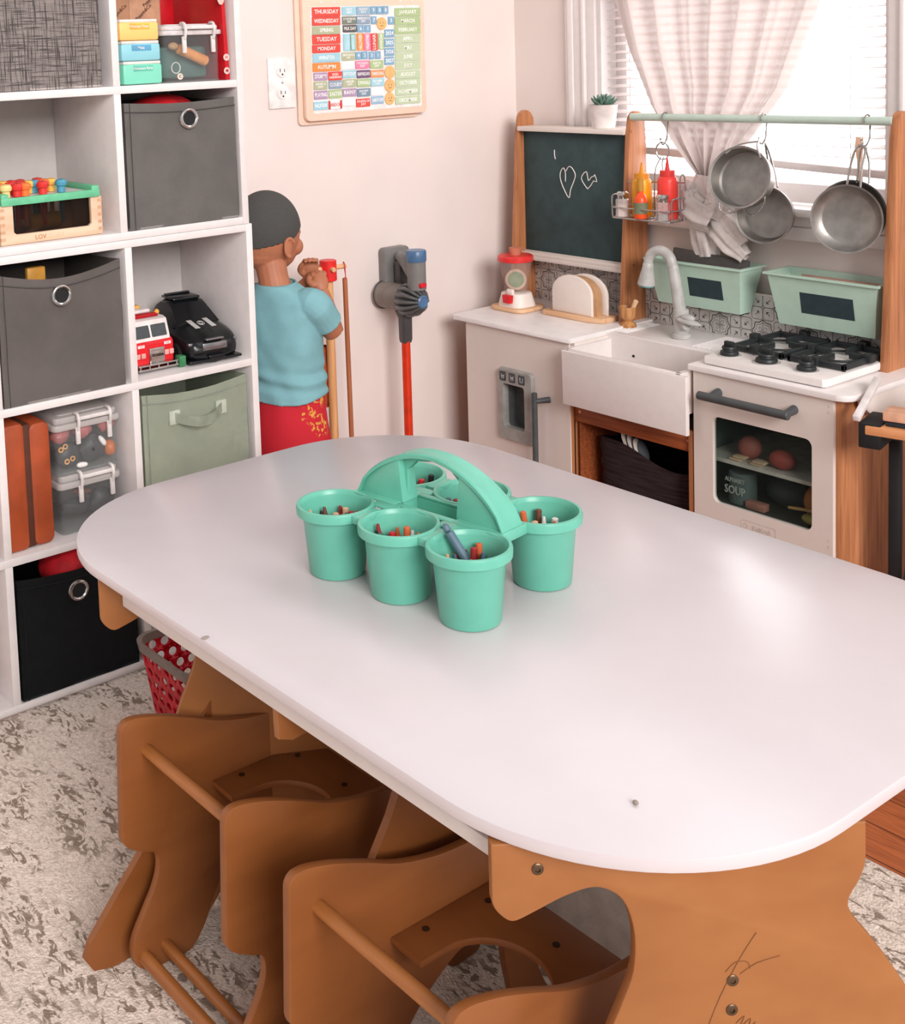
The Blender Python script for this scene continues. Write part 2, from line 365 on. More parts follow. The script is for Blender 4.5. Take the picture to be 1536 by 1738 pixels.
fabric_bin('fabric_bin', 'dark grey fabric bin with a grommet, below the clear box on the upper right', 1, 1, 1, greyf, sag=.006, grommet=(.018, .222), dent=.003, wid=.268)
fabric_bin('fabric_bin', 'large dark grey bin with a sagging rim and grommet, left of the toy vehicles', 0, 2, 3, greyf2, sag=.022, grommet=(.0, .205), wid=.266, dent=.005, yo=-.004)
fabric_bin('fabric_bin', 'sage green fabric bin with a webbing handle, below the toy vehicles', 0, 1, 2, sage, sag=.012, handle=((-.055, .205), (.062, .205)), wid=.262, dent=.006, h=.266, yo=-.004)
fabric_bin('fabric_bin', 'black fabric bin with a white-edged grommet on the bottom shelf', 0, 2, 1, blackf, sag=.012, grommet=(.0, .195), wid=.262, h=.25, dent=.002, yo=-.004)
# what shows over the rims
redm = mat('red_plush_cloth', (196, 24, 36), .7, bump=.4, bscale=300, var=.15, scale=30)
yr, yl, z0 = cell(1, 1, 1)
tag(B().ball((-.10, (yr+yl)/2+.01, z0+.238), (.07, .075, .036)).build('red_soft_toy', redm), 'red rounded toy peeking over the rim of the upper dark grey bin', 'toy')
yr, yl, z0 = cell(0, 2, 1)
tag(B().ball((-.07, (yr+yl)/2-.0, z0+.232), (.06, .055, .042), M=Matrix.Rotation(.3, 3, 'X')).build('red_plush_toy', redm), 'red plush showing above the black bin on the bottom shelf', 'toy')
yr, yl, z0 = cell(0, 2, 3)
yb = B().box(-.06, -.045, (yr+yl)/2-.055, (yr+yl)/2-.015, z0+.20, z0+.262, .004)
tag(yb.build('yellow_toy_brick', mat('ochre_plastic', (196, 140, 52), .4)), 'ochre yellow toy sticking out of the large dark grey bin', 'toy')
# ---- left-most column slivers
yr, yl, z0 = cell(0, 3, 2)
tag(B().prism(rrect(yr-.10, yr-.006, z0+.002, z0+.262, .012), 'x', -.25, -.02, .003).build('folded_blanket', mat('dusty_red_fabric', (150, 84, 74), .8)), 'dusty red item at the far left edge, left of the orange case', 'cloth')
yr, yl, z0 = cell(0, 3, 1)
tag(B().prism(rrect(yr-.12, yr-.05, z0+.002, z0+.2, .01), 'x', -.25, -.06, .003).build('pink_storage_box', mat('dusty_pink_card', (196, 150, 142), .7)), 'dusty pink box at the bottom left edge of the shelf', 'box')
# ---- orange case
yr, yl, z0 = cell(0, 2, 2); z0 += .001
orm = mat('rust_orange_leatherette', (166, 74, 38), .5, var=.1, scale=14, bump=.15, bscale=120)
t = thing('zip_case', 'rust orange upright zip case on the shelf left of the stacked clear boxes', 'case', (-.12, -.54, z0))
B().prism(rrect(-.594, -.548, z0, z0+.258, .012), 'x', -.24, -.022, .006).build('case_half', orm, t)
B().prism(rrect(-.538, -.492, z0, z0+.252, .016), 'x', -.24, -.024, .008).build('case_half', orm, t)
B().box(-.235, -.026, -.553, -.533, z0+.002, z0+.252, .003).build('zip_band', mat('dark_brown_webbing', (84, 44, 30), .7), t)
zb = B().tube([(-.028, -.545, z0+.01), (-.0275, -.546, z0+.12), (-.028, -.545, z0+.245)], .0016, 6); zb.build('zip', mat('bronze_zip', (120, 80, 50), .4, metal=.6), t)
# ---- clear boxes
plas = mat('clear_plastic_box', (190, 192, 192), .1, trans=.84, tcol=(.9, .92, .92, 1), var=.01)
lidm = mat('frosted_plastic_lid', (214, 208, 206), .3, trans=.35, var=.02)
latm = mat('white_plastic_latch', (222, 216, 214), .35)
def clear_box(label, x0, x1, y0, y1, z0, h, lid=.03, group=None, lm=None):
    t = thing('latch_box', label, 'storage box', ((x0+x1)/2, (y0+y1)/2, z0), group)
    i = .006
    bb = B(); r0 = rrect(x0+i, x1-i, y0+i, y1-i, .012, 5)
    bb.prism(r0, 'z', z0, z0+.003); n_ = len(r0)
    tmp = bmesh.new(); A = [tmp.verts.new((a*.985+((x0+x1)/2)*.015, c*.985+((y0+y1)/2)*.015, z0)) for a, c in r0]; D_ = [tmp.verts.new((a, c, z0+h-lid*.5)) for a, c in r0]
    for k in range(n_): tmp.faces.new((A[k], A[(k+1) % n_], D_[(k+1) % n_], D_[k]))
    bb.add(tmp); bb.build('tub', plas, t)
    l = B().prism(rrect(x0, x1, y0, y1, .014, 5), 'z', z0+h-lid, z0+h-lid*.55, .003).prism(rrect(x0+.006, x1-.006, y0+.006, y1-.006, .012, 5), 'z', z0+h-lid*.55, z0+h-.003, .003)
    l.prism(rrect(x0+.02, x1-.02, y0+.02, y1-.02, .01, 5), 'z', z0+h-.003, z0+h, .001)
    l.build('lid', lm or lidm, t)
    yc = (y0+y1)/2+.012
    la = B()
    for yy in (yc-.036, yc+.036):
        la.tube([(x1-.01, yy, z0+h+.001), (x1+.004, yy, z0+h), (x1+.009, yy, z0+h-.014), (x1+.004, yy, z0+h-.032)], .0035, 8, sm=4)
        la.box(x1-.003, x1+.004, yy-.005, yy+.005, z0+h-.062, z0+h-.026, .002)
    la.box(x1+.002, x1+.010, yc-.04, yc+.04, z0+h-.012, z0+h-.003, .003)
    la.build('latch', latm, t)
    return t
yr, yl, z0 = cell(0, 2, 2); z0 += .001
clear_box('lower clear latch box of dark toy pieces, stacked under another beside the orange case', -.235, -.035, -.475, -.33, z0, .125)
clear_box('upper clear latch box of pink and dark small toys beside the orange case', -.235, -.035, -.480, -.325, z0+.1255, .122)
def lump(label, name, c, r, m, rot=0, cat='toy piece', group=None):
    random.seed(hash(str(c)) % 999 if False else int(abs(c[1]*1e5)))
    b_ = B().ball(c, r, M=Matrix.Rotation(rot, 3, 'X'), seg=14)
    sd = Vector(c)*50
    o = b_.build(name, m, None, vfn=lambda v: v+(v-Vector(c))*.25*mnoise.noise(v*70+sd))
    return tag(o, label, cat, group)
pink = mat('dusty_pink_plastic', (196, 112, 110), .4); dk = mat('charcoal_plastic', (58, 60, 64), .45); org = mat('orange_plastic', (214, 116, 48), .4); whi = mat('white_plastic', (230, 226, 224), .35); grn = mat('toy_green_plastic', (60, 130, 84), .4); tan = mat('tan_wood_piece', (206, 160, 112), .5)
zz = z0+.1255
for i, (y, z, r, m, lb) in enumerate(((-.455, .078, .020, pink, 'left pink toy lump near the lid of the upper clear box'), (-.405, .080, .022, pink, 'middle pink toy lump near the lid of the upper clear box'), (-.352, .082, .020, pink, 'right pink toy lump near the lid of the upper clear box'))):
    lump(lb, 'pink_toy_piece', (-.058, y, zz+z), (.015, r, .016), m)
for i, (y, z, ry, rz, m, lb) in enumerate(((-.44, .035, .028, .026, dk, 'charcoal toy piece low left in the upper clear box'), (-.385, .040, .030, .030, dk, 'charcoal toy piece in the middle of the upper clear box'), (-.345, .030, .014, .017, org, 'orange toy piece low right in the upper clear box'))):
    lump(lb, 'toy_piece', (-.060, y, zz+z), (.018, ry, rz), m)
for y, z, lb, r in ((-.367, .052, 'white oval piece beside the orange one in the upper clear box', .6), (-.415, .012, 'white oval piece on the floor of the upper clear box', 1.4)):
    lump(lb, 'white_oval_piece', (-.044, y, zz+z), (.003, .006, .013), whi, r)
for k, (y, z) in enumerate(((-.462, .053), (-.450, .026), (-.437, .030), (-.452, .058))):
    tag(B().tube([(-.043, y+.0045*math.cos(a*PI/6), zz+z+.0045*math.sin(a*PI/6)) for a in range(12)], .0018, 6, True).build('toy_ring', tan), ('leftmost', 'lowest', 'lower right', 'upper right')[k]+' of four small tan rings inside the upper clear box', 'ring', 'tan rings in the upper clear box')
for y, z, ry, rz, m, lb in ((-.43, .050, .034, .018, dk, 'dark toy piece on the left in the lower clear box'), (-.37, .045, .030, .030, dk, 'dark toy piece on the right in the lower clear box'), (-.415, .079, .024, .005, mat('brown_plastic', (128, 76, 60), .5), 'brown stick lying on top inside the lower clear box')):
    lump(lb, 'toy_piece', (-.058, y, z0+z), (.016, ry, rz), m, -.15)
# ---- top right cell
yr, yl, z0 = cell(1, 1, 2); z0 += .001
cols = (('teal green storage case, lowest of the three pastel cases on the upper shelf', (126, 212, 186), (98, 190, 168), .048, 'Dinosaurs Party'), ('light blue storage case in the middle of the three pastel cases', (142, 204, 216), (92, 160, 196), .042, 'Minis'), ('yellow storage case, topmost of the three pastel cases', (244, 198, 118), (240, 174, 72), .044, 'Princess Time'))
z = z0; yo_ = 0
for i, (lb, c_, lc, h, tx) in enumerate(cols):
    y0, y1 = -.308+.0185+yo_, -.198+yo_
    x1 = -.014
    t = thing('pastel_case', lb, 'case', (-.1, (y0+y1)/2, z), 'pastel storage cases')
    B().box(-.19, x1, y0, y1, z, z+h-.006, .005).build('case_body', mat('case_'+str(c_), c_, .4, var=.01), t)
    B().box(-.188, x1-.002, y0+.002, y1-.002, z+h-.007, z+h-.0004, .002).build('lid', mat('milky_lid', (226, 218, 212), .35), t)
    B().box(x1-.001, x1+.0008, y0+.024, y1-.022, z+h-.021, z+h-.009, .0003).text(tx, .0075, T(x1+.0009, (y0+y1)/2, z+h-.0152) @ RX(), 1, .0003, fitw=.046).build('name_sticker', [mat('sticker_'+str(lc), lc, .5), whi], t)
    z += h; yo_ -= .002
t = clear_box('clear latch box with an orange crayon and alphabet discs inside, beside the pastel cases', -.22, -.025, -.188, -.036, z0, .122, lid=.024, lm=mat('milky_clear_lid', (232, 226, 226), .3, trans=.2))
tag(B().box(-.20, -.075, -.176, -.048, z0+.006, z0+.075, .01).build('teal_folder', mat('teal_felt', (84, 118, 112), .8)), 'dark teal felt pouch inside the clear box on the upper shelf', 'pouch')
o = B().cyl((-.055, -.135, z0+.072), (-.055, -.062, z0+.040), .0115, 18, bev=.004)
tag(o.build('orange_glue_stick', mat('peach_orange_plastic', (240, 160, 92), .4)), 'peach orange tube lying inside the clear box on the upper shelf', 'tube')
lump('crinkled tan wrapper at the end of the orange tube', 'wrapper', (-.052, -.147, z0+.076), (.008, .011, .008), tan)
tag(B().tube([(-.036, -.152+.0105*math.cos(a*PI/10), z0+.030+.0115*math.sin(a*PI/10)) for a in range(20)], .0012, 6, True).build('plastic_ring', whi), 'thin white ring inside the clear box on the upper shelf', 'ring')
def disc(x, y, z, ch, lb, r=.0068, name='letter_disc'):
    return tag(B().cyl((x, y, z), (x+.003, y, z), r, 20).text(ch, .009, T(x+.0031, y, z) @ RX(), 1).build(name, [mat('cream_disc', (232, 212, 196), .5), blackm]), lb, 'letter disc')
disc(-.034, -.145, z0+.0115, 'C', 'cream disc with the letter C standing in the clear box')
# cardboard boxes
cb = mat('brown_cardboard', (190, 144, 112), .7, var=.03); cb2 = mat('shaded_cardboard', (156, 112, 86), .7)
t = thing('cardboard_box', 'brown printed cardboard box standing behind the clear box on the upper shelf', 'box', (-.16, -.13, z0))
bb = B().box(-.26, -.222, -.255, -.075, z0, z0+.26, .001)
bb.build('carton', cb, t)
bx = B().box(-.2215, -.2205, -.155, -.078, z0+.12, z0+.26); bx.build('flap', mat('pale_cardboard', (206, 160, 128), .7), t)
pr = B()
for k, (y, z) in enumerate(((-.232, .165), (-.205, .19), (-.182, .155), (-.22, .215), (-.138, .205), (-.100, .185), (-.120, .155), (-.1, .225))):
    pr.text('Poppin&Co', .011, T(-.2195 if y > -.16 else -.2213, y, z0+z) @ RX() @ Matrix.Rotation(.7, 4, 'Z'), 0, .0002)
pr.build('printing', mat('brown_ink', (96, 60, 44), .7), t)
# red box
redb = mat('glossy_red_card', (196, 22, 34), .3, var=.05)
t = thing('red_box', 'tall glossy red box at the right end of the upper shelf', 'box', (-.13, -.05, z0))
B().prism([(-.082, z0), (-.026, z0), (-.034, z0+.26), (-.075, z0+.26)], 'x', -.25, -.226, .001).build('carton', redb, t)
r1 = B().prism([(-.036, z0), (-.0255, z0), (-.034, z0+.26), (-.042, z0+.26)], 'x', -.24, -.022, .001); r1.build('side_flap', redb, t)
dd = B()
for z, ch in ((.048, 'H'), (.019, 'M')): dd.cyl((-.022, -.0335, z0+z), (-.0205, -.0335, z0+z), .0075, 20).text(ch, .009, T(-.0203, -.0335, z0+z) @ RX(), 1)
dd.build('letter_sticker', [mat('pale_sticker', (226, 196, 186), .5), redb], t)
B().lathe([(0, 0), (.011, 0), (.011, .0012), (0, .0012)], (-.0218, -.0415, z0+.176), (1, 0, 0), 20, sc=(1.4, .8)).build('oval_sticker', mat('pale_sticker', (226, 196, 186), .5), t)
t = tag(B().box(-.24, -.05, -.2975, -.288, z0, z0+.22, .001).text('FITZ', .03, T(-.0495, -.2927, z0+.165) @ RX() @ Matrix.Rotation(-PI/2, 4, 'Z'), 1, .0003).build('book', [mat('grey_green_cover', (150, 160, 152), .6), blackm]), 'thin grey-green book with black lettering at the left end of the upper right shelf', 'book')
# ---- pegs bench
yr, yl, z0 = cell(1, 2, 1); z0 += .001
pine = mat('pale_beech', (232, 196, 168), .5, scale=40, stretch=(1, .1, 1), rgb2=(218, 178, 148))
T0, T1 = -.572, -.352       # left/right ends (y)
t = thing('pounding_bench', 'pale wooden pounding bench with a green peg tray on the upper left shelf', 'toy', (-.08, (T0+T1)/2, z0))
xf, xb, H = -.020, -.150, .078
def uf(x0, x1):
    o = [(T0, z0), (T1, z0), (T1, z0+H), (T1-.024, z0+H), (T1-.024, z0+.024)]+[(T1-.030, z0+.019), (T0+.034, z0+.019), (T0+.028, z0+.024), (T0+.028, z0+H), (T0, z0+H)]
    return B().prism(o, 'x', x0, x1, .0012)
q = uf(xf-.010, xf); q.text('LOV', .0125, T(xf, T0+.083, z0+.0092) @ RX(), 1, .0005).text('EVERY', .0125, T(xf, T0+.117, z0+.0092) @ RX(), 2, .0003)
q.build('front_frame', [pine, mat('burnt_lettering', (178, 122, 82), .6), mat('worn_lettering', (222, 184, 156), .6)], t)
uf(xb, xb+.010).build('back_frame', pine, t)
for y in (T0, T1-.010):
    sp = B().box(xb+.010, xf-.010, y, y+.010, z0, z0+H, .001)
    sp.build('end_panel', pine, t)
fj = B()
for k in range(5):
    for y in (T0-.0003, T1-.0096): fj.box(xf-.0099, xf+.0004, y, y+.0099, z0+.008+k*.0145, z0+.0145+k*.0145)
fj.build('finger_joints', mat('end_grain', (206, 162, 130), .6), t)
B().box(xb+.010, xf-.010, T0+.010, T1-.010, z0, z0+.006).build('floor_board', pine, t)
B().box(xf-.014, xf-.0125, T0+.012, T1-.012, z0+.01, z0+H).build('window_pane', mat('smoky_acrylic', (60, 55, 52), .08, trans=.86, tcol=(.5, .46, .43, 1)), t)
gm = mat('mint_green_paint', (104, 190, 146), .4)
tr = B().box(xb+.004, xf+.004, T0+.004, T1-.006, z0+H+.001, z0+H+.010, .001)
tr.box(xf-.003, xf+.005, T0+.003, T1-.005, z0+H-.001, z0+H+.014, .001).box(xb+.003, xb+.009, T0+.004, T1-.006, z0+H-.001, z0+H+.018, .001)
for y in (T0+.004, T1-.022): tr.box(xb+.004, xf+.004, y, y+.016, z0+H, z0+H+.022, .002)
tr.build('peg_tray', gm, t)
B().box(xb+.012, xf-.006, T0+.024, T1-.026, z0+H+.0101, z0+H+.0125).build('tray_top', whi, t)
pc = {'red': (220, 52, 48), 'orange': (240, 116, 52), 'yellow': (240, 190, 90), 'blue': (74, 150, 176), 'cream': (246, 212, 142)}
pegs = [('cream', -.548, 0), ('red', -.525, 0), ('orange', -.508, 0), ('red', -.470, 0), ('blue', -.430, 0), ('orange', -.560, 1), ('red', -.535, 1), ('red', -.512, 1), ('yellow', -.496, 1), ('blue', -.485, 1), ('orange', -.462, 1), ('yellow', -.447, 1), ('blue', -.566, 2), ('yellow', -.548, 2), ('red', -.530, 2), ('red', -.510, 2), ('red', -.472, 2)]
rown = ('front', 'middle', 'back'); seen = {}
for c_, y, row in pegs: seen[(c_, row)] = seen.get((c_, row), 0)+1
cnt = {}
for c_, y, row in pegs:
    x = xf-.020-row*.036; zt = z0+H+.0125; cnt[(c_, row)] = cnt.get((c_, row), 0)+1
    b_ = B().lathe([(0, -.062 if row == 0 else -.05), (.0045, -.061 if row == 0 else -.05), (.0045, 0), (.0085, 0), (.008, .011), (.0115, .014), (.0125, .0195), (.0095, .025), (0, .027)], (x, y+.012*row, zt+.001), (0, 0, 1), 18)
    k = cnt[(c_, row)]; s_ = '' if seen[(c_, row)] == 1 else ('left ' if k == 1 else 'right ')
    tag(b_.build('peg', mat('peg_'+c_, pc[c_], .4)), f'{s_}{c_} mushroom peg in the {rown[row]} row of the pounding bench', 'peg', 'pegs of the pounding bench')
t = thing('toy_mallet', 'small wooden mallet with an olive yellow head inside the pounding bench', 'mallet', (-.06, -.46, z0+.02))
B().cyl((-.055, -.497, z0+.034), (-.055, -.430, z0+.036), .0165, 20, bev=.003).build('mallet_head', mat('olive_yellow_paint', (214, 168, 60), .5), t)
B().cyl((-.040, -.515, z0+.013), (-.048, -.470, z0+.030), .0055, 12, bev=.002).build('mallet_handle', mat('peach_wood', (232, 172, 128), .5), t)
# ---- fire truck
yr, yl, z0 = cell(0, 1, 3); z0 += .001
tr_ = thing('toy_fire_truck', 'red and white toy fire truck parked nose out on the shelf', 'toy truck', (-.14, -.23, z0))
rd = mat('fire_truck_red', (220, 36, 44), .3); wt = mat('truck_white', (232, 224, 222), .35); gl = mat('smoky_window_plastic', (70, 76, 80), .25)
ya, yb_ = -.276, -.178; xf = -.055
B().prism([(xf-.004, z0+.012), (xf-.002, z0+.058), (xf-.010, z0+.066), (-.26, z0+.066), (-.26, z0+.012)], 'y', ya, yb_, .004).build('red_body', rd, tr_)
B().prism([(xf-.008, z0+.064), (xf-.022, z0+.106), (xf-.035, z0+.110), (-.13, z0+.110), (-.13, z0+.064)], 'y', ya+.003, yb_-.003, .004).build('cab', wt, tr_)
for a in (0, 1):
    y = ya+.010+a*.041
    Mx = T(xf-.0085, 0, z0+.064) @ Matrix.Rotation(-math.atan2(.014, .042), 4, 'Y')
    B().prism(rrect(y, y+.036, .007, .034, .002, 3), 'x', -.002, .0016, 0, M=Mx).build('windscreen', gl, tr_)
lb_ = B().box(xf-.052, xf-.030, ya+.016, yb_-.018, z0+.110, z0+.119, .003); lb_.build('light_bar', mat('red_lens', (176, 20, 30), .2), tr_)
B().box(-.20, xf-.055, ya+.012, yb_-.024, z0+.110, z0+.124, .004).build('roof_deck', wt, tr_)
for y in (ya+.02, ya+.045): B().box(xf-.085, xf-.07, y, y+.012, z0+.124, z0+.131, .002).build('beacon', mat('amber_lens', (236, 176, 84), .3), tr_)
B().ball((xf-.035, yb_-.020, z0+.119), (.006, .006, .006)).build('beacon', mat('amber_lens', (236, 176, 84), .3), tr_)
gr = B().box(xf-.004, xf+.003, ya+.036, yb_-.026, z0+.018, z0+.050, .001)
for k in range(4): gr.box(xf+.003, xf+.0045, ya+.039, yb_-.029, z0+.021+k*.0075, z0+.0245+k*.0075)
gr.text('TONKA', .0095, T(xf+.0048, (ya+yb_)/2+.005, z0+.034) @ RX(), 1, .0004, fitw=.028)
gr.build('grille', [chrome, blackm], tr_)
for y in (ya+.006, ya+.019, yb_-.022, yb_-.010): B().box(xf-.004, xf-.0005, y-.001, y+.009, z0+.030, z0+.041, .001).build('headlight', mat('pink_clear_lens', (232, 168, 160), .2), tr_)
for y in (ya+.020, yb_-.014): B().box(xf-.004, xf-.001, y-.010, y+.006, z0+.053, z0+.059).text('112', .0055, T(xf-.0008, y-.002, z0+.056) @ RX(), 1, .0002).build('number_decal', [wt, rd], tr_)
bp2 = B().box(xf-.006, xf+.012, ya+.004, yb_+.002, z0+.005, z0+.0095, .001).box(xf-.006, xf+.012, ya+.004, yb_+.002, z0+.0145, z0+.018, .001)
for k in range(5): bp2.box(xf+.008, xf+.0115, ya+.006+k*.022, ya+.009+k*.022, z0+.009, z0+.015)
bp2.build('bumper', chrome, tr_)
for x in (-.095, -.21):
    for y in (ya+.004, yb_-.016): B().lathe([(0, 0), (.014, 0), (.016, .002), (.016, .010), (.014, .012), (0, .012)], (x, y, z0+.0165), (0, 1, 0), 22).build('wheel', blackm, tr_)
# ---- green brick
tag(B().box(-.062, -.040, -.1745, -.158, z0, z0+.024, .003).box(-.046, -.0385, -.171, -.1615, z0+.006, z0+.018, .001).build('green_toy_block', grn), 'small green toy block between the fire truck and the black car', 'block')
# ---- black sports car
car = thing('toy_car', 'black toy muscle car with a striped hood, parked beside the fire truck', 'toy car', (0, 0, 0))
bk = mat('gloss_black_plastic', (20, 23, 26), .22, var=.05)
# body sections along length: local x forward (nose at x=+.12), y half width, z
sec = [(-.125, .050, .022, .060, .058), (-.10, .062, .012, .082, .075), (-.05, .066, .010, .092, .080), (.0, .064, .010, .088, .072), (.05, .066, .010, .074, .066), (.09, .066, .011, .064, .058), (.115, .060, .012, .054, .050), (.128, .050, .016, .042, .040)]
prof = []
for x, hw, zb, zt, ze in sec:
    prof.append([(x, -hw*.93, zb), (x, -hw, zb+.012), (x, -hw, ze*.72), (x, -hw*.90, ze), (x, -hw*.55, zt-.004), (x, 0, zt), (x, hw*.55, zt-.004), (x, hw*.90, ze), (x, hw, ze*.72), (x, hw, zb+.012), (x, hw*.93, zb)])
tb = bmesh.new(); V = [[tb.verts.new(c_) for c_ in r] for r in prof]
for a_, b2 in zip(V, V[1:]):
    for k in range(len(a_)): j = (k+1) % len(a_); tb.faces.new((a_[k], a_[j], b2[j], b2[k]))
tb.faces.new(V[0]); tb.faces.new(V[-1][::-1]); bmesh.ops.recalc_face_normals(tb, faces=tb.faces); bmesh.ops.subdivide_edges(tb, edges=tb.edges, cuts=1, use_grid_fill=True, smooth=.6)
B().add(tb).build('car_body', bk, car, smooth=50)
cs = [(-.085, .046, .085), (-.065, .044, .110), (-.045, .043, .120), (-.005, .042, .121), (.012, .043, .112), (.045, .047, .078)]
tb = bmesh.new(); V = []
for x, hw, zt in cs: V.append([tb.verts.new(c_) for c_ in ((x, -hw*1.25, .07), (x, -hw, zt-.006), (x, -hw*.7, zt), (x, hw*.7, zt), (x, hw, zt-.006), (x, hw*1.25, .07))])
for a_, b2 in zip(V, V[1:]):
    for k in range(6): j = (k+1) % 6; tb.faces.new((a_[k], a_[j], b2[j], b2[k]))
tb.faces.new(V[0]); tb.faces.new(V[-1][::-1]); bmesh.ops.recalc_face_normals(tb, faces=tb.faces)
B().add(tb).build('cabin', bk, car, smooth=30)
B().box(-.060, .004, -.034, .034, .120, .126, .003).box(-.052, -.040, -.030, .030, .126, .130, .001).build('roof_rack', bk, car)
hd = B(); Mh = T(.066, 0, .0745) @ Matrix.Rotation(math.radians(11.5), 4, 'Y')
for k in range(9):
    for sgn in (-1, 1): hd.box(-.022+k*.0055, -.019+k*.0055, sgn*.020-.006*(1), sgn*.020+.006, 0, .0012, M=Mh @ T(0, 0, .0015))
for r0_, r1_ in ((.008, .0100), (.0045, .0058)):
    hd.tube([Mh @ Vector((r0_*1.3*math.cos(a*PI/9), r0_*math.sin(a*PI/9), .0022)) for a in range(18)], .0008, 5, True)
hd.build('hood_stripes', mat('pale_grey_decal', (196, 196, 194), .4), car)
fr = B().box(.118, .130, -.030, .030, .028, .044, .002); fr.box(.120, .132, -.022, .022, .050, .0535, .001)
for y in (-.048, .048): fr.box(.108, .122, y-.012, y+.012, .040, .047, .002)
fr.build('front_grille', mat('dark_chrome', (150, 152, 156), .25, metal=.8), car)
B().box(.095, .134, -.064, .064, .004, .010, .002).box(.128, .138, -.020, .020, .010, .018, .002).build('front_splitter', bk, car)
for x in (.075, -.075):
    for y in (-.071, .056): B().lathe([(0, 0), (.017, 0), (.021, .003), (.021, .012), (.017, .015), (0, .015)], (x, y, .021), (0, 1, 0), 24).build('wheel', blackm, car)
car.location = (-.156, -.083, z0); car.rotation_euler = (0, 0, math.radians(-4)); car.scale = (1, 1, 1)
# ================================================================ play kitchen
kw = wood('kitchen_oak_grain', (196, 132, 88), (158, 100, 64), 'z', .45, 110, (.3, .7)); kwd = wood('kitchen_oak_grain_horizontal', (168, 92, 52), (124, 62, 36), 'x', .45, 110, (.3, .7))
K = thing('play_kitchen', 'white and wood toy kitchen set with chalkboard, sink and oven under the window', 'play kitchen', (.35, .95, 0))
YF, YB, ZT = .80, 1.115, .555
# carcass
for a_ in ((-.186, -.174, ZT-.012), (.182, .194, ZT-.05), (.548, .556, ZT-.02), (.893, .906, ZT-.012)): B().box(a_[0], a_[1], YF+.004, YB, .03, a_[2], .001).build('side_panel', kw, K)
B().box(-.174, .893, YB-.008, YB, .03, ZT-.05).build('back_panel', mat('kitchen_grey_board', (150, 140, 134), .7), K)
B().box(-.186, .906, YF+.01, YB, .03, .05, .001).build('base_board', kw, K)
B().box(-.17, .90, YF+.02, YB-.02, 0, .03).build('plinth', kw, K)
# fridge / cabinet door with dispenser cut-out
dx0, dx1, dz0, dz1 = -.030, .046, .286, .402
d = B()
for a in ((-.174, dx0-.006, .05, ZT-.012), (dx1+.006, .190, .05, ZT-.012), (dx0-.006, dx1+.006, .05, dz0-.006), (dx0-.006, dx1+.006, dz1+.006, ZT-.012)): d.box(a[0], a[1], YF-.006, YF+.006, a[2], a[3])
dr = d.build('fridge_door', kwhite, K)
gp = mat('grey_dispenser_plastic', (158, 156, 152), .45); dgp = mat('dark_slate_plastic', (72, 76, 78), .4)
D_ = B(); ox0, ox1, oz0, oz1 = -.050, .074, .252, .442
out = rrect(ox0, ox1, oz0, oz1, .012, 5); inn = rrect(dx0, dx1, dz0, dz1, .008, 5)
tb = bmesh.new(); lv = []
for pts, y in ((out, YF-.0065), (rrect(ox0+.003, ox1-.003, oz0+.003, oz1-.003, .011, 5), YF-.017), (inn, YF-.017), (inn, YF+.004)): lv.append([tb.verts.new((a, y, c_)) for a, c_ in pts])
for a_, b2 in zip(lv, lv[1:]):
    for k in range(len(a_)): j = (k+1) % len(a_); tb.faces.new((a_[k], a_[j], b2[j], b2[k]))
bmesh.ops.recalc_face_normals(tb, faces=tb.faces); D_.add(tb)
dp = D_.build('ice_dispenser', gp, K)
tb = bmesh.new(); lv = [[tb.verts.new((a, y, c_)) for a, c_ in rrect(dx0-.0015, dx1+.0015, dz0-.0015, dz1+.0015, .008, 5)] for y in (YF+.002, YF+.034)]
for k in range(len(lv[0])): j = (k+1) % len(lv[0]); tb.faces.new((lv[0][k], lv[0][j], lv[1][j], lv[1][k]))
tb.faces.new(lv[1]); B().add(tb).build('dispenser_niche', mat('slate_niche', (96, 100, 100), .5), K)
for k in range(3):
    x = -.038+k*.033
    q = B().box(x, x+.021, YF-.0185, YF-.0165, .409, .433, .002)
    q.tube([(x+.006, YF-.019, .427), (x+.0075, YF-.019, .415), (x+.0145, YF-.019, .415), (x+.016, YF-.019, .427)], .0006, 4, mi=1)
    if k != 2: q.cyl((x+.011, YF-.0195, .421), (x+.011, YF-.0185, .421), .0025, 8, mi=1)
    q.build('dispenser_button', [dgp, mat('pale_icon', (200, 200, 198), .5)], dp if False else K)
def bar_handle(path, posts, r, nm='handle'):
    b_ = B().cyl(path[0], path[1], r, 20, bev=.001)
    for a, c_ in posts: b_.cyl(a, c_, r*.85, 16, r1=r*1.05, bev=.001)
    return b_.build(nm, dgp, K)
bar_handle((.105, YF-.040, .402), (.105, YF-.040, .155), .0075, []) if False else None
bar_handle(((.100, YF-.036, .404), (.100, YF-.036, .150)), (((.100, YF-.036, .382), (.125, YF-.006, .386)), ((.100, YF-.036, .172), (.125, YF-.006, .176))), .0075, 'door_handle')
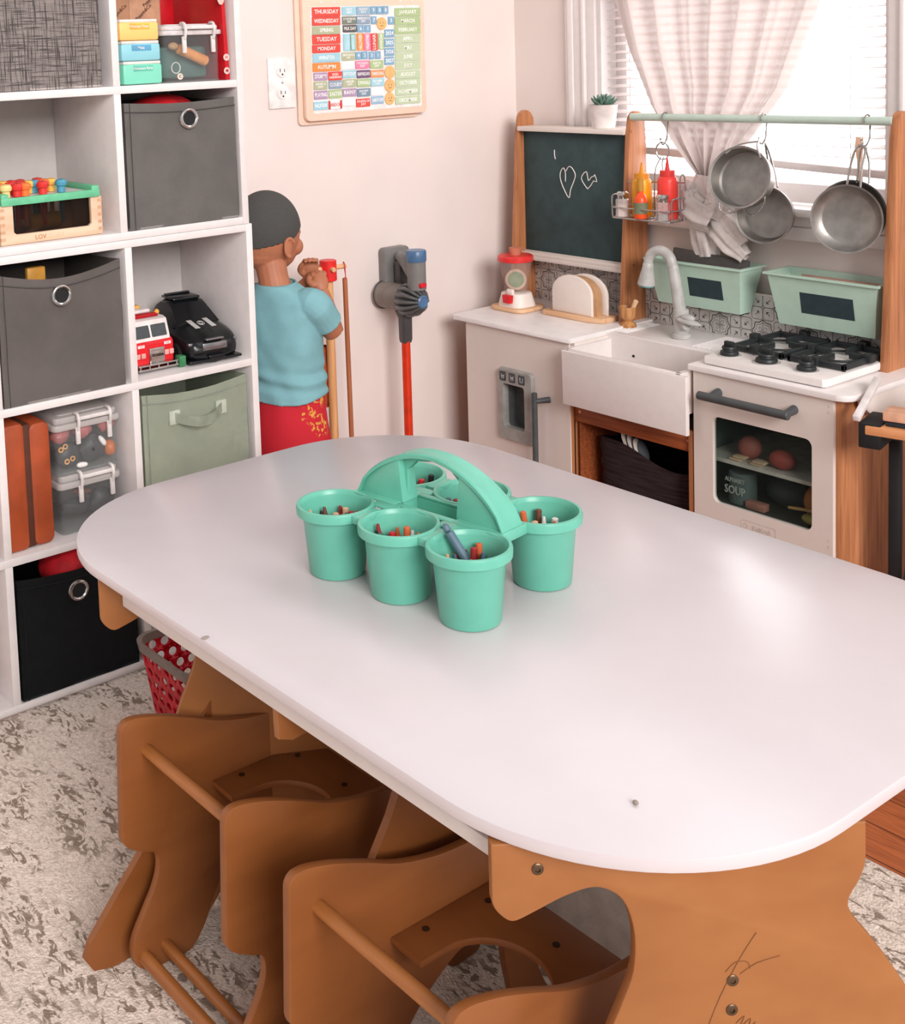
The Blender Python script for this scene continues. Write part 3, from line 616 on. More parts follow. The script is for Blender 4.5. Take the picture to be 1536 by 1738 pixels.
# counters
cl_ = [(-.225, .83), (-.219, .795), (-.205, .783), (.200, .783), (.205, .788), (.205, .925), (.55, .925), (.55, YB), (-.225, YB)]
B().prism([(-.225, YB), (-.225, .797), (-.212, .784), (.196, .784), (.202, .788), (.202, YB)], 'z', ZT-.013, ZT, .002).build('counter_top', ktop, K)
B().prism([(.5455, YB), (.5455, .788), (.549, .785), (.905, .785)]+arc(.905, .815, .028, .030, -90, 0, 6)+[(.933, YB)], 'z', ZT-.013, ZT, .002).build('counter_top', ktop, K)
B().box(.202, .5455, .930, YB, ZT-.018, ZT-.006, .001).build('draining_board', ktop, K)
gv = B()
for k in range(16): gv.box(.44+k*.0075, .4425+k*.0075, .945+.002*(k % 2), 1.08, ZT-.0062, ZT-.0035, .0008)
gv.build('drain_grooves', ktop, K); gv = B()
for k in range(6): gv.box(.20+k*.0075, .2025+k*.0075, .95, 1.08, ZT-.0062, ZT-.0035, .0008)
gv.build('drain_grooves', ktop, K)
for x in (-.205, .922):
    B().prism([(.84, ZT-.013), (YB-.02, ZT-.013), (YB-.02, ZT-.075), (.98, ZT-.075), (.87, ZT-.05), (.845, ZT-.03)], 'x', x-.006, x+.006, .003).build('counter_bracket', kwhite, K)
B().box(.190, .2045, .80, .935, .46, ZT-.0125).build('counter_filler', kwhite, K)
# sink
sk = B(); sx0, sx1, sy0 = .2035, .567, .752
sk.prism([(sx0+.002, .4), (sx1, .4), (sx1, ZT-.022), (sx0, ZT-.022)], 'y', sy0, sy0+.014, .0025)
sk.box(sx0, sx1-.022, sy0+.012, sy0+.020, ZT-.03, ZT-.019, .002)
sk.box(sx0, sx0+.012, sy0+.012, .93, .43, ZT-.019).box(sx1-.035, sx1-.0218, sy0+.012, .93, .43, ZT-.019).box(sx0, sx1-.0218, .922, .934, .43, ZT-.008).box(sx0, sx1-.0218, sy0+.012, .93, .43, .438)
so = sk.build('sink', mat('sink_white_plastic', (232, 224, 221), .3, var=.01), K)
B().cyl((.285, .9205, .503), (.285, .9222, .503), .0035, 12).build('overflow_hole', blackm, so)
# faucet
fm = mat('warm_grey_faucet_plastic', (186, 184, 181), .35)
fx, fy = .370, .998
fc = B().cyl((fx, fy, ZT-.006), (fx, fy, ZT+.008), .0235, 28, bev=.003).cyl((fx, fy, ZT+.006), (fx, fy, ZT+.066), .019, 28, r1=.018, bev=.002)
fa = fc.build('faucet', fm, K)
path = [(fx-.002, fy, ZT+.05), (fx-.010, fy-.002, ZT+.11), (fx-.020, fy-.003, ZT+.165)]
for a in range(0, 181, 20):
    q = math.radians(a); path.append((fx-.022-.033*(1-math.cos(q)), fy-.004-.004*(1-math.cos(q)), ZT+.170+.036*math.sin(q)))
B().tube(path, [.0155, .0145, .0135]+[.0125]*8+[.0115]*2, 18, sm=3).build('spout', fm, fa)
e = path[-1]
B().lathe([(0, 0), (.0115, 0), (.013, -.002), (.0135, -.012), (.0215, -.052), (.0215, -.056), (0, -.056)], (e[0], e[1], e[2]+.002), (.10, 0.03, 1), 28).lathe([(0, -.0562), (.0195, -.0562), (.019, -.060), (0, -.060)], (e[0], e[1], e[2]+.002), (.10, .03, 1), 24, mi=1).build('spray_head', [fm, mat('teal_ring', (96, 150, 150), .4)], fa)
lv_ = B().cyl((fx+.012, fy-.012, ZT+.030), (fx+.034, fy-.022, ZT+.034), .010, 16, r1=.012, bev=.002)
lv_.ball((fx+.040, fy-.025, ZT+.044), (.034, .013, .007), M=Matrix.Rotation(.12, 3, 'Y') @ Matrix.Rotation(.1, 3, 'Z')).ball((fx+.036, fy-.023, ZT+.053), (.020, .011, .009))
lv_.build('faucet_lever', fm, fa)
# under sink open bay
B().box(.194, .548, YF+.006, YF+.018, .345, .398, .001).build('bay_rail', kwd, K)
for x in (.2125, .532): B().ball((x, YF+.005, .371), (.0042, .002, .0042)).build('screw_cap', mat('peach_cap', (226, 160, 124), .4), K)
for a_ in (.182, .538): B().box(a_, a_+.012, YF-.002, YF+.01, .05, .398, .001).build('bay_post', kw, K)
B().box(.206, .2065, YF+.01, YB-.01, .05, .345).build('bay_lining', kwd, K)
# oven door with window
wx0, wx1, wz0, wz1 = .606, .846, .252, .447
ring = rrect(wx0, wx1, wz0, wz1, .016, 6); n8 = len(ring)
tb = bmesh.new(); ox0, ox1, oz0, oz1 = .556, .893, .05, ZT-.014
def outer(a, c_):
    cx_, cz_ = (wx0+wx1)/2, (wz0+wz1)/2; dx_, dz_ = a-cx_, c_-cz_
    s_ = min(((ox1-cx_)/dx_ if dx_ > 0 else (ox0-cx_)/dx_) if dx_ else 9, ((oz1-cz_)/dz_ if dz_ > 0 else (oz0-cz_)/dz_) if dz_ else 9)
    return cx_+dx_*s_, cz_+dz_*s_
cyc = [(1, 1), (0, 1), (0, 0), (1, 0)]
ring2 = []
for i, (a, c_) in enumerate(ring): ring2.append((a, c_))
oo = [outer(a, c_) for a, c_ in ring2]
# snap nearest to the door corners
for cx_, cz_ in ((ox1, oz1), (ox0, oz1), (ox0, oz0), (ox1, oz0)):
    k = min(range(n8), key=lambda i: (oo[i][0]-cx_)**2+(oo[i][1]-cz_)**2); oo[k] = (cx_, cz_)
Ls = [[tb.verts.new((a, y, c_)) for a, c_ in pts] for pts, y in ((oo, YF+.006), (oo, YF-.006), (ring2, YF-.006), (ring2, YF+.006))]
for a_, b2 in zip(Ls, Ls[1:]+[Ls[0]]):
    for k in range(n8): j = (k+1) % n8; tb.faces.new((a_[k], a_[j], b2[j], b2[k]))
bmesh.ops.recalc_face_normals(tb, faces=tb.faces)
q = B().add(tb)
od = q.build('oven_door', kwhite, K, smooth=30)
B().box(wx0-.004, wx1+.004, YF+.001, YF+.0025, wz0-.004, wz1+.004).build('oven_glass', mat('dark_tinted_glass', (60, 68, 66), .04, trans=.9, tcol=(.84, .88, .86, 1)), od)
lg = B(); X0, X1, Z0, Z1 = .678, .762, .206, .232
lg.tube([(a, YF-.0062, c_) for a, c_ in rrect(X0, X1, Z0, Z1, .004, 3)], .0006, 4, True).text('KidKraft', .0135, T(.727, YF-.0061, .2195) @ RY(), 0, .0004, fitw=.06)
lg.tube([(.688+.005*math.cos(a*PI/5), YF-.0062, .2205+.005*math.sin(a*PI/5)) for a in range(10)], .0006, 4, True)
lg.build('maker_emblem', mat('debossed_grey', (190, 180, 174), .6), od)
bar_handle(((.594, YF-.040, .498), (.815, YF-.040, .498)), (((.622, YF-.040, .498), (.622, YF-.004, .503)), ((.806, YF-.040, .498), (.806, YF-.004, .503))), .0095, 'oven_handle')
for z in (.525, .513, .245, .23): B().tube([(.882, YF-.0062, z-.003), (.885, YF-.0062, z), (.882, YF-.0062, z+.003)], .0006, 4).build('fixing_mark', mat('debossed_grey', (190, 180, 174), .6), od)
B().box(.560, .889, YF+.02, YB-.01, .338, .346).build('oven_shelf', mat('oven_shelf_white', (226, 218, 212), .5), K)
B().box(.5575, .5585, YF+.02, YB-.01, .05, .53).box(.8905, .8915, YF+.02, YB-.01, .05, .53).box(.558, .891, YB-.012, YB-.0105, .05, .53).build('oven_lining', mat('oven_dark_green_lining', (92, 106, 100), .6), K)
# hob
hb = B().prism([(.572, 1.092), (.572, .812), (.578, .806), (.862, .806), (.869, .813), (.869, 1.092)], 'z', ZT+.002, ZT+.020, .004)
hob = hb.build('stove_top', mat('hob_white', (234, 228, 226), .35, var=.01), K)
gk = mat('grate_black', (38, 42, 44), .45)
def grate(x0, x1):
    b_ = B(); y0, y1 = .888, 1.078; z0_, z1_ = ZT+.022, ZT+.034; w_ = .009; ym = (y0+y1)/2; xm = (x0+x1)/2
    for a in ((x0, x1, y0, y0+w_), (x0, x1, y1-w_, y1), (x0, x0+w_, y0, y1), (x1-w_, x1, y0, y1)): b_.box(*a, z0_, z1_, .0015)
    for sx_, a in ((x0, xm-.022), (xm+.022, x1)): b_.box(sx_, a, ym-w_/2, ym+w_/2, z0_+.002, z1_+.004, .0015)
    for sy_, a in ((y0, ym-.026), (ym+.026, y1)): b_.box(xm-w_/2, xm+w_/2, sy_, a, z0_+.002, z1_+.004, .0015)
    for a, c_ in ((x0, ym), (x1, ym), (xm, y0), (xm, y1)): b_.box(a-.010, a+.010, c_-.010, c_+.010, z0_+.002, z1_+.009, .003)
    for a in (x0+.004, x1-.004):
        for c_ in (y0+.004, y1-.004): b_.cyl((a, c_, ZT+.018), (a, c_, z0_+.004), .004, 8)
    b_.tube([(xm+.046*math.cos(a*PI/14), ym+.050*math.sin(a*PI/14), z0_+.004) for a in range(28)], .003, 6, True)
    b_.build('burner_grate', gk, hob)
grate(.585, .716); grate(.728, .862)
for x in (.612, .705, .800):
    big = 1.15 if x == .705 else 1
    kb = B().lathe([(0, 0), (.026*big, 0), (.026*big, .0015), (0, .0015)], (x, .848, ZT+.020), (0, 0, 1), 30, mi=1)
    kb.lathe([(0, 0), (.0195*big, 0), (.0205*big, .003), (.0190*big, .008), (.0150*big, .010), (.0145*big, .013), (.0165*big, .015), (.0150*big, .019), (0, .019)], (x, .848, ZT+.0215), (0, 0, 1), 30)
    kb.box(x-.0115*big, x+.0115*big, .848-.0045, .848+.0045, ZT+.038, ZT+.0515, .002)
    kb.build('stove_knob', [gk, mat('pale_grey_ring', (196, 192, 188), .4)], hob)
# posts
def post(x0, x1, top, name='side_post'):
    z0_ = ZT
    o = [(1.012, z0_), (1.115, z0_), (1.112, top-.1), (1.106, top-.02)]+arc(1.078, top-.026, .026, .026, 0, 180, 8)+[(1.046, top-.06)]
    return B().prism(o, 'x', x0, x1, .004).build(name, kw, K)
post(-.222, -.208, 1.092); post(.166, .180, 1.096); post(.868, .886, 1.108)
for z in (.70, 1.045): B().cyl((.180, 1.055, z), (.1812, 1.055, z), .0035, 10).build('screw', mat('brass_screw', (150, 96, 60), .4, metal=.5), K)
# chalkboard and its shelves
chm = mat('chalkboard_slate_green', (52, 72, 74), .75, var=.08, scale=30, bump=.1)
cbm = B().box(-.208, .166, 1.066, 1.078, .698, 1.036, .001); cho = cbm.build('chalkboard', chm, K)
chalk = mat('chalk_white', (232, 226, 222), .9)
def ch(pts, closed=False, sm=3):
    return [(x, 1.0652, z) for x, z in pts]
ck = B()
ck.tube(ch([(-.0930, .986), (-.0932, .972), (-.0904, .9607)]), .0014, 5, sm=3)
ck.tube(ch([(-.0560, .9012), (-.0556, .925), (-.062, .938), (-.072, .928), (-.0745, .912), (-.066, .888), (-.0445, .857), (-.038, .880), (-.021, .915), (-.024, .930), (-.034, .941), (-.044, .942), (-.053, .930)]), .0013, 5, sm=3)
ck.tube(ch([(.022, .886), (.011, .897), (.0005, .913), (.008, .926), (.015, .931), (.020, .930), (.024, .912), (.027, .909), (.036, .919), (.044, .921), (.047, .926), (.054, .907), (.043, .909), (.034, .897), (.022, .886)]), .0013, 5, sm=2)
ck.build('chalk_drawing', chalk, cho)
B().box(-.208, .166, 1.040, 1.11, 1.036, 1.049, .002).build('top_shelf', kwhite, K)
tl = B().box(-.208, .166, 1.046, 1.09, .675, .688, .002).box(-.208, .166, 1.046, 1.050, .686, .698, .0015).box(-.208, .166, 1.060, 1.066, .688, .700, .001); tl.build('chalk_ledge', kwhite, K)
# hanging rod
mint = mat('mint_painted_rail', (190, 210, 198), .4, var=.02)
B().cyl((.178, 1.058, 1.082), (.870, 1.058, 1.087), .0095, 24).build('hanging_rail', mint, K)
# tiled backsplash
tile = mat('pale_grey_tile', (204, 200, 197), .35, var=.05, scale=60); lin_ = mat('tile_ink_lines', (62, 62, 64), .5)
def splash(x0, x1, z0_, z1_, cx, cz, parity):
    b_ = B().box(x0, x1, 1.100, 1.106, z0_, z1_, .001); y = 1.0997; s_ = .030
    def seg_(a, c_, w_=.0009):
        (xa, za), (xb_, zb_) = a, c_
        if not all(x0+.001 < x < x1-.001 and z0_+.001 < z < z1_-.001 for x, z in (a, c_)):
            # clip by sampling
            n_ = 6; P_ = [(xa+(xb_-xa)*k/n_, za+(zb_-za)*k/n_) for k in range(n_+1)]
            P_ = [q_ for q_ in P_ if x0+.001 < q_[0] < x1-.001 and z0_+.001 < q_[1] < z1_-.001]
            if len(P_) < 2: return
            (xa, za), (xb_, zb_) = P_[0], P_[-1]
        dx_, dz_ = xb_-xa, zb_-za; L_ = math.hypot(dx_, dz_)
        if L_ < 1e-5: return
        nx, nz = -dz_/L_*w_, dx_/L_*w_
        tb = bmesh.new(); tb.faces.new([tb.verts.new(v) for v in ((xa+nx, y, za+nz), (xb_+nx, y, zb_+nz), (xb_-nx, y, zb_-nz), (xa-nx, y, za-nz))]); b_.add(tb, 1)
    def poly(P_, w_=.0009, cl=True):
        for k in range(len(P_) if cl else len(P_)-1): seg_(P_[k], P_[(k+1) % len(P_)], w_)
    i0, i1 = int((x0-cx)/.06)-2, int((x1-cx)/.06)+2; j0, j1 = int((z0_-cz)/.06)-2, int((z1_-cz)/.06)+2
    for i in range(i0, i1+1):
        for j in range(j0, j1+1):
            X, Z = cx+i*.06, cz+j*.06
            if (i+j) % 2 == 0:      # star medallion
                def star(R1, R2, n_=16): return [(X+(R1 if k % 2 == 0 else R2)*math.cos(PI*k/8+PI/2), Z+(R1 if k % 2 == 0 else R2)*math.sin(PI*k/8+PI/2)) for k in range(16)]
                poly(star(.030, .0245), .0011); poly(star(.0235, .019), .0005)
                for k in range(4):
                    q_ = PI/4+k*PI/2; c_ = (X+.0095*math.cos(q_), Z+.0095*math.sin(q_)); u_ = (math.cos(q_), math.sin(q_))
                    poly([(c_[0]+u_[0]*.0055*math.cos(a)-u_[1]*.0032*math.sin(a), c_[1]+u_[1]*.0055*math.cos(a)+u_[0]*.0032*math.sin(a)) for a in [m_*PI/4 for m_ in range(8)]], .00045)
                seg_((X-.014, Z), (X+.014, Z), .0007); seg_((X, Z-.030), (X, Z+.030), .0006)
            else:
                for a in (-1, 1):
                    for c_ in (-1, 1):
                        x_, z_ = X+a*.015, Z+c_*.015; k_ = .0045; h_ = .015
                        poly([(x_-h_, z_-h_+k_), (x_-h_, z_+h_-k_), (x_-h_+k_, z_+h_), (x_+h_-k_, z_+h_), (x_+h_, z_+h_-k_), (x_+h_, z_-h_+k_), (x_+h_-k_, z_-h_), (x_-h_+k_, z_-h_)], .0006)
                        t0 = (x_-a*.0045, z_-c_*.0045); seg_((x_+a*.0045, z_+c_*.0045), t0, .0008)
                        seg_(t0, (t0[0]+a*.006, t0[1]), .0009); seg_(t0, (t0[0], t0[1]+c_*.006), .0009)
    b_.box(x0, x1, 1.099, 1.107, z1_, z1_+.004, .001, mi=2)
    return b_.build('tiled_backsplash', [tile, lin_, kwhite], K)
splash(-.208, .166, ZT, .680, -.1556, .6134, 0); splash(.180, .868, ZT-.006, .660, .4066, .572, 0)
# ---- toaster & blender, mortar
beech = mat('light_beech_board', (226, 184, 146), .5, scale=50, stretch=(.1, 1, 1), rgb2=(208, 162, 122))
cream = mat('cream_white_paint', (234, 222, 214), .5, var=.01)
t = thing('toy_toaster', 'cream rounded toy toaster slabs on a beech base, left of the kitchen post', 'toy toaster', (.06, .97, ZT))
B().prism([(-.045, .955), (-.040, .950), (.115, .950), (.152, .965), (.158, 1.000), (.150, 1.03), (-.035, 1.03), (-.045, 1.02)], 'z', ZT+.0003, ZT+.014, .003).build('base', beech, t)
def slab(x0, x1, h): return [(x0, ZT+.014), (x1, ZT+.014)]+arc((x0+x1)/2, ZT+.014+h*.52, (x1-x0)/2, h*.48, 0, 180, 18)
B().prism(slab(-.018, .118, .102), 'y', .962, .972, .003).build('side_panel', cream, t)
B().prism(slab(-.006, .128, .098), 'y', .972, .992, .001).build('core', mat('toast_tan_wood', (190, 146, 106), .55), t)
B().prism(slab(-.002, .138, .102), 'y', .998, 1.008, .003).build('side_panel', cream, t)
t = thing('toy_blender', 'toy blender with a red lid, clear jug and red switch on the left counter', 'toy blender', (-.14, .96, ZT))
bx_, by_ = -.142, .955
B().prism(rrect(bx_-.062, bx_+.062, by_-.052, by_+.062, .03, 6), 'z', ZT+.0003, ZT+.011, .003).build('base', beech, t)
bs = rrect(bx_-.046, bx_+.046, by_-.040, by_+.044, .028, 6); tp = rrect(bx_-.038, bx_+.038, by_-.033, by_+.036, .025, 6)
tb = bmesh.new(); A_ = [tb.verts.new((a, c_, ZT+.011)) for a, c_ in bs]; A2 = [tb.verts.new((a, c_, ZT+.046)) for a, c_ in tp]; A3 = [tb.verts.new((bx_+(a-bx_)*.9, by_+(c_-by_)*.9, ZT+.048)) for a, c_ in tp]
for P0, P1 in ((A_, A2), (A2, A3)):
    for k in range(len(P0)): tb.faces.new((P0[k], P0[(k+1) % len(P0)], P1[(k+1) % len(P0)], P1[k]))
tb.faces.new(A_[::-1]); tb.faces.new(A3); B().add(tb).build('motor_base', cream, t)
B().lathe([(0, .047), (.030, .047), (.033, .056), (.046, .132), (.0475, .134), (.044, .134), (.031, .058), (0, .05)], (bx_, by_, ZT), seg=36).build('jug', mat('clear_jug_plastic', (226, 218, 214), .08, trans=.9, tcol=(.96, .93, .92, 1)), t)
B().lathe([(0, .134), (.048, .134), (.0495, .137), (.0485, .147), (.045, .150), (0, .151)], (bx_, by_, ZT), seg=36).build('lid', mat('red_lid_plastic', (222, 54, 54), .3), t)
B().lathe([(0, .150), (.014, .150), (.0165, .166), (.0175, .170), (0, .171)], (bx_, by_, ZT), seg=24).build('lid_knob', mat('rose_wood_knob', (200, 124, 98), .5), t)
B().box(bx_+.0, bx_+.024, by_-.040, by_-.028, ZT+.042, ZT+.062, .005).build('switch_plate', cream, t)
B().prism([(bx_-.004, ZT+.046), (bx_+.024, ZT+.046), (bx_+.022, ZT+.024), (bx_-.001, ZT+.024)], 'y', by_-.052, by_-.034, .003).build('switch', mat('red_switch', (206, 28, 36), .4), t)
t = thing('toy_fruit_slice', 'toy kiwi slice pair standing inside the blender jug', 'toy food', (bx_, by_, ZT+.08))
for a, nm_, r_, dx_ in (('kiwi_peel', 'cut', .031, 0),):
    B().cyl((bx_+.010, by_-.010, ZT+.084), (bx_-.002, by_+.001, ZT+.081), .029, 30, bev=.002).build('rind', mat('pale_peel', (216, 190, 168), .6), t)
    B().lathe([(0, 0), (.0215, 0), (.0215, .0012), (0, .0012)], (bx_+.0102, by_-.0102, ZT+.084), (.73, -.67, .18), 24).build('green_flesh', mat('kiwi_green', (128, 158, 124), .6, var=.12), t)
B().cyl((bx_-.024, by_+.006, ZT+.072), (bx_-.012, by_+.016, ZT+.072), .019, 24, bev=.002).build('green_flesh', mat('kiwi_green', (128, 158, 124), .6, var=.12), t)
mx_, my_ = .200, 1.005; mw = wood('mortar_wood', (200, 144, 92), (160, 104, 60), 'z', .45, 90)
t = thing('mortar', 'small turned wooden mortar cup on the counter in front of the kitchen post', 'mortar', (mx_, my_, ZT-.006))
B().lathe([(0, 0), (.021, 0), (.0215, .006), (.016, .012), (.011, .016), (.014, .020), (.019, .026), (.021, .036), (.0215, .046), (.023, .050), (.0225, .053), (.020, .053), (.017, .040), (.012, .030), (0, .026)], (mx_, my_, ZT-.0055), seg=32).build('cup', mw, t)
tag(B().cyl((mx_+.004, my_, ZT+.022), (mx_+.025, my_+.004, ZT+.066), .0045, 14, r1=.0065, bev=.002).build('pestle', mat('pale_pestle_wood', (226, 184, 146), .5)), 'pale wooden pestle leaning in the small mortar', 'pestle')
# ---- planters
pm = mat('mint_painted_metal', (184, 212, 196), .4, var=.015); cbk = mat('planter_chalk_label', (44, 60, 66), .8)
def planter(label, x0, x1, zt, h, yf, yb_, tx):
    t = thing('planter_box', label, 'planter', ((x0+x1)/2, (yf+yb_)/2, zt-h), None)
    def ring_(i, z, s_=0, k_=0): return [(x0+i+s_*.7, yf+i+s_, z), (x1-i-s_*.7, yf+i+s_, z), (x1-i-s_*.7, yb_-i-k_, z), (x0+i+s_*.7, yb_-i-k_, z)]
    tb = bmesh.new(); lv = [[tb.verts.new(v) for v in r] for r in (ring_(.007, zt-.004), ring_(0, zt-.005), ring_(0, zt), ring_(.008, zt), ring_(.0095, zt-.010), ring_(.010, zt-h+.002, .02, .022))]
    ou = [[tb.verts.new(v) for v in r] for r in (ring_(.007, zt-.004), ring_(.008, zt-h, .022, .024))]
    for S_ in (lv, ou):
        for a_, b2 in zip(S_, S_[1:]):
            for k in range(4): j = (k+1) % 4; tb.faces.new((a_[k], a_[j], b2[j], b2[k]))
    tb.faces.new(ou[-1]); tb.faces.new(lv[-1]); bmesh.ops.remove_doubles(tb, verts=tb.verts, dist=1e-5); bmesh.ops.recalc_face_normals(tb, faces=tb.faces)
    B().add(tb).build('tin_body', pm, t, smooth=20)
    a, c_, z0_, z1_ = tx; sl = .022/(h-.004)
    tb = bmesh.new(); tb.faces.new([tb.verts.new(v) for v in ((a, yf+.0065+sl*(zt-z0_), z0_), (c_, yf+.0065+sl*(zt-z0_), z0_), (c_, yf+.0065+sl*(zt-z1_), z1_), (a, yf+.0065+sl*(zt-z1_), z1_))]); 
    B().add(tb).build('chalk_label', cbk, t)
    return t
planter('mint green tin planter behind the faucet, holding a dark board', .238, .522, .732, .114, 1.02, 1.125, (.361, .458, .647, .695))
planter('mint green tin planter above the stove, right of the other one', .580, .860, .736, .122, 1.02, 1.125, (.665, .794, .648, .697))
tag(B().box(.285, .500, -.006, .006, 0, .118, .002, M=T(0, 1.096, .650) @ Matrix.Rotation(math.radians(3), 4, 'Y') @ Matrix.Rotation(-.10, 4, 'X') @ T(0, -.03, 0)).build('slate_board', [mat('charcoal_board', (84, 80, 78), .7)]), 'dark charcoal board standing in the planter behind the faucet', 'board')
tag(B().box(.640, .832, -.008, .010, 0, .098, .003, M=T(0, 1.068, .632) @ Matrix.Rotation(-.2, 4, 'X')).build('wooden_board', mat('rose_brown_board', (178, 138, 122), .6)), 'rose brown wooden board lying inside the planter above the stove', 'board')
# ---- succulent
t = thing('succulent', 'small spiky green succulent in a white pot on top of the chalkboard', 'potted plant', (.070, 1.077, 1.0495))
B().lathe([(0, 0), (.029, 0), (.0375, .060), (.039, .062), (.036, .062), (.034, .052), (0, .050)], (.070, 1.077, 1.0495), seg=32).build('pot', mat('white_ceramic_pot', (228, 220, 217), .4), t)
lf = B(); random.seed(3)
for k in range(26):
    a = k*2.4; el = .25+1.2*(k/26); L_ = .036-.010*(k/26)
    d_ = Vector((math.cos(a)*math.cos(el), math.sin(a)*math.cos(el), math.sin(el))); p0 = Vector((.070, 1.077, 1.106))+Vector((d_.x, d_.y, 0))*.006
    lf.tube([p0, p0+d_*L_*.35, p0+d_*L_*.75+Vector((0, 0, .003)), p0+d_*L_+Vector((0, 0, .007))], [.003, .0052, .0036, .0005], 6, sm=2)
lf.build('leaves', mat('succulent_green', (92, 122, 108), .5, var=.2, scale=80), t)
# ---- things inside the kitchen
bk_ = B()
def bsk(u, v):
    a = u*2*PI; cx_, cy_ = .372, .93; s_ = .9+.1*v
    c_, s2 = math.cos(a), math.sin(a); r_ = (abs(c_)**4+abs(s2)**4)**-.25
    return Vector((cx_+.150*s_*r_*c_+.003*math.sin(40*v), cy_+.105*s_*r_*s2, .052+v*(.245+.012*math.sin(a*2)+.01*math.sin(a*3+1))))
bk_.grid(bsk, 80, 30, closed_u=True, thick=.004)
tag(bk_.build('woven_basket', mat('aubergine_woven_cord', (78, 62, 66), .9, var=.2, scale=60, stretch=(.2, .2, 3), bump=1, bscale=160), smooth=60), 'dark aubergine woven basket in the open bay below the sink', 'basket')
sc = B(); 
for k in range(6): sc.ball((.325+k*.009, .845+.004*(k % 2), .318-k*.004), (.006, .016, .028), mi=k % 2, M=Matrix.Rotation(-.45, 3, 'Y'))
tag(sc.build('striped_cloth', [mat('cloth_ivory', (212, 202, 192), .8), mat('cloth_slate', (76, 82, 88), .8)]), 'striped ivory and slate cloth spilling from the basket below the sink', 'cloth')
# oven contents
zs = .3465; zb = .0505
food = (('toy_apple', 'dusty pink toy fruit at the left on the oven shelf', (.655, .86, zs+.026), (.026, .024, .026), mat('dusty_rose_food', (176, 100, 90), .6)), ('toy_meat', 'rose red toy ham in the middle of the oven shelf', (.742, .85, zs+.021), (.030, .022, .021), mat('ham_red', (186, 84, 76), .6)), ('toy_lettuce', 'dark green toy lettuce at the right on the oven shelf', (.825, .875, zs+.018), (.032, .028, .018), mat('lettuce_green', (70, 110, 96), .6)))
for nm_, lb, c_, r_, m_ in food: tag(B().ball(c_, r_).build(nm_, m_), lb, 'toy food')
for k, (x, y, z) in enumerate(((.640, .835, zs+.003), (.648, .838, zs+.0085), (.690, .838, zs+.003), (.698, .836, zs+.0085), (.706, .840, zs+.003))):
    if k != 4: tag(B().box(x-.015, x+.015, y-.012, y+.012, z-.0025, z+.0025, .002).build('bread_slice', mat('cream_bread', (222, 190, 160), .6)), ('lower left', 'upper left', 'lower right', 'upper right')[k]+' cream toy slice on the oven shelf', 'toy food', 'toy slices on the oven shelf')
# deeper box of things at the bottom of the oven, on a plinth tray
B().box(.560, .889, YF+.012, YB-.012, .240, .246).build('oven_floor', mat('oven_floor_dark', (70, 66, 62), .6), K)
zb = .2463
cn = B().cyl((.640, .855, zb), (.640, .855, zb+.070), .030, 32, bev=.002); cn.text('ALPHABET', .014, T(.640, .8245, zb+.055) @ RY(), 1, .0004, fitw=.050).text('SOUP', .026, T(.640, .8243, zb+.032) @ RY(), 1, .0004, fitw=.052)
tag(cn.build('soup_can', [mat('can_slate_green', (96, 108, 108), .5), mat('can_white_print', (196, 200, 198), .5)]), 'toy soup can reading ALPHABET SOUP at the bottom left of the oven', 'can')
tag(B().ball((.722, .90, zb+.031), (.048, .034, .030)).build('toy_pot', mat('charcoal_pot', (66, 70, 74), .35)), 'charcoal round toy pot in the middle at the bottom of the oven', 'toy pot')
tag(B().ball((.818, .872, zb+.040), (.036, .030, .040)).build('toy_pumpkin', mat('ochre_orange_food', (196, 122, 56), .6)), 'ochre orange toy bread loaf at the bottom right of the oven', 'toy food')
tag(B().box(.770, .838, .824, .832, zb+.030, zb+.036, .002, M=T(.8, 0, zb+.03) @ Matrix.Rotation(-.12, 4, 'Y') @ T(-.8, 0, -zb-.03)).build('wooden_stick', mat('stick_tan', (206, 160, 104), .6)), 'thin tan wooden stick in front of the ochre loaf in the oven', 'stick')
tag(B().ball((.822, .838, zb+.013), (.026, .016, .012)).build('toy_lemon', mat('mustard_food', (190, 170, 96), .6)), 'mustard yellow toy food at the bottom right corner of the oven', 'toy food')
tag(B().box(.665, .712, .826, .846, zb, zb+.016, .001).build('snack_box', mat('red_white_carton', (196, 132, 118), .6)), 'small pink-red carton beside the soup can in the oven', 'box')
# ================================================================ things on the rail
steel = mat('brushed_steel', (158, 154, 150), .42, metal=.92, var=.08, scale=30); wire = mat('steel_wire', (176, 174, 172), .25, metal=.9)
ZR = 1.083
def hook(label, x, z0_, z1_, tw=1):
    r_ = .0125; pts = [(x-.004, 1.048, z0_-.012)]
    pts = [(x, 1.0465, z0_-.004), (x, 1.0465, z0_+.006), (x, 1.058, z0_+.0135), (x+.001, 1.069, z0_+.004), (x+.002, 1.066, z0_-.014), (x+.006, 1.058, (z0_+z1_)/2), (x+.007, 1.054, z1_+.012), (x, 1.050, z1_-.002), (x-.008, 1.050, z1_+.006), (x-.008, 1.050, z1_+.014)]
    return tag(B().tube(pts, .0019, 8, sm=4).build('s_hook', wire), label, 'hook', 'S hooks on the kitchen rail')
hook('steel S hook holding the condiment rack on the mint rail', .282, 1.082, 1.018)
hook('steel S hook holding the two pots on the mint rail', .560, 1.085, 1.030)
hook('steel S hook holding the two frying pans on the mint rail', .812, 1.087, 1.035)
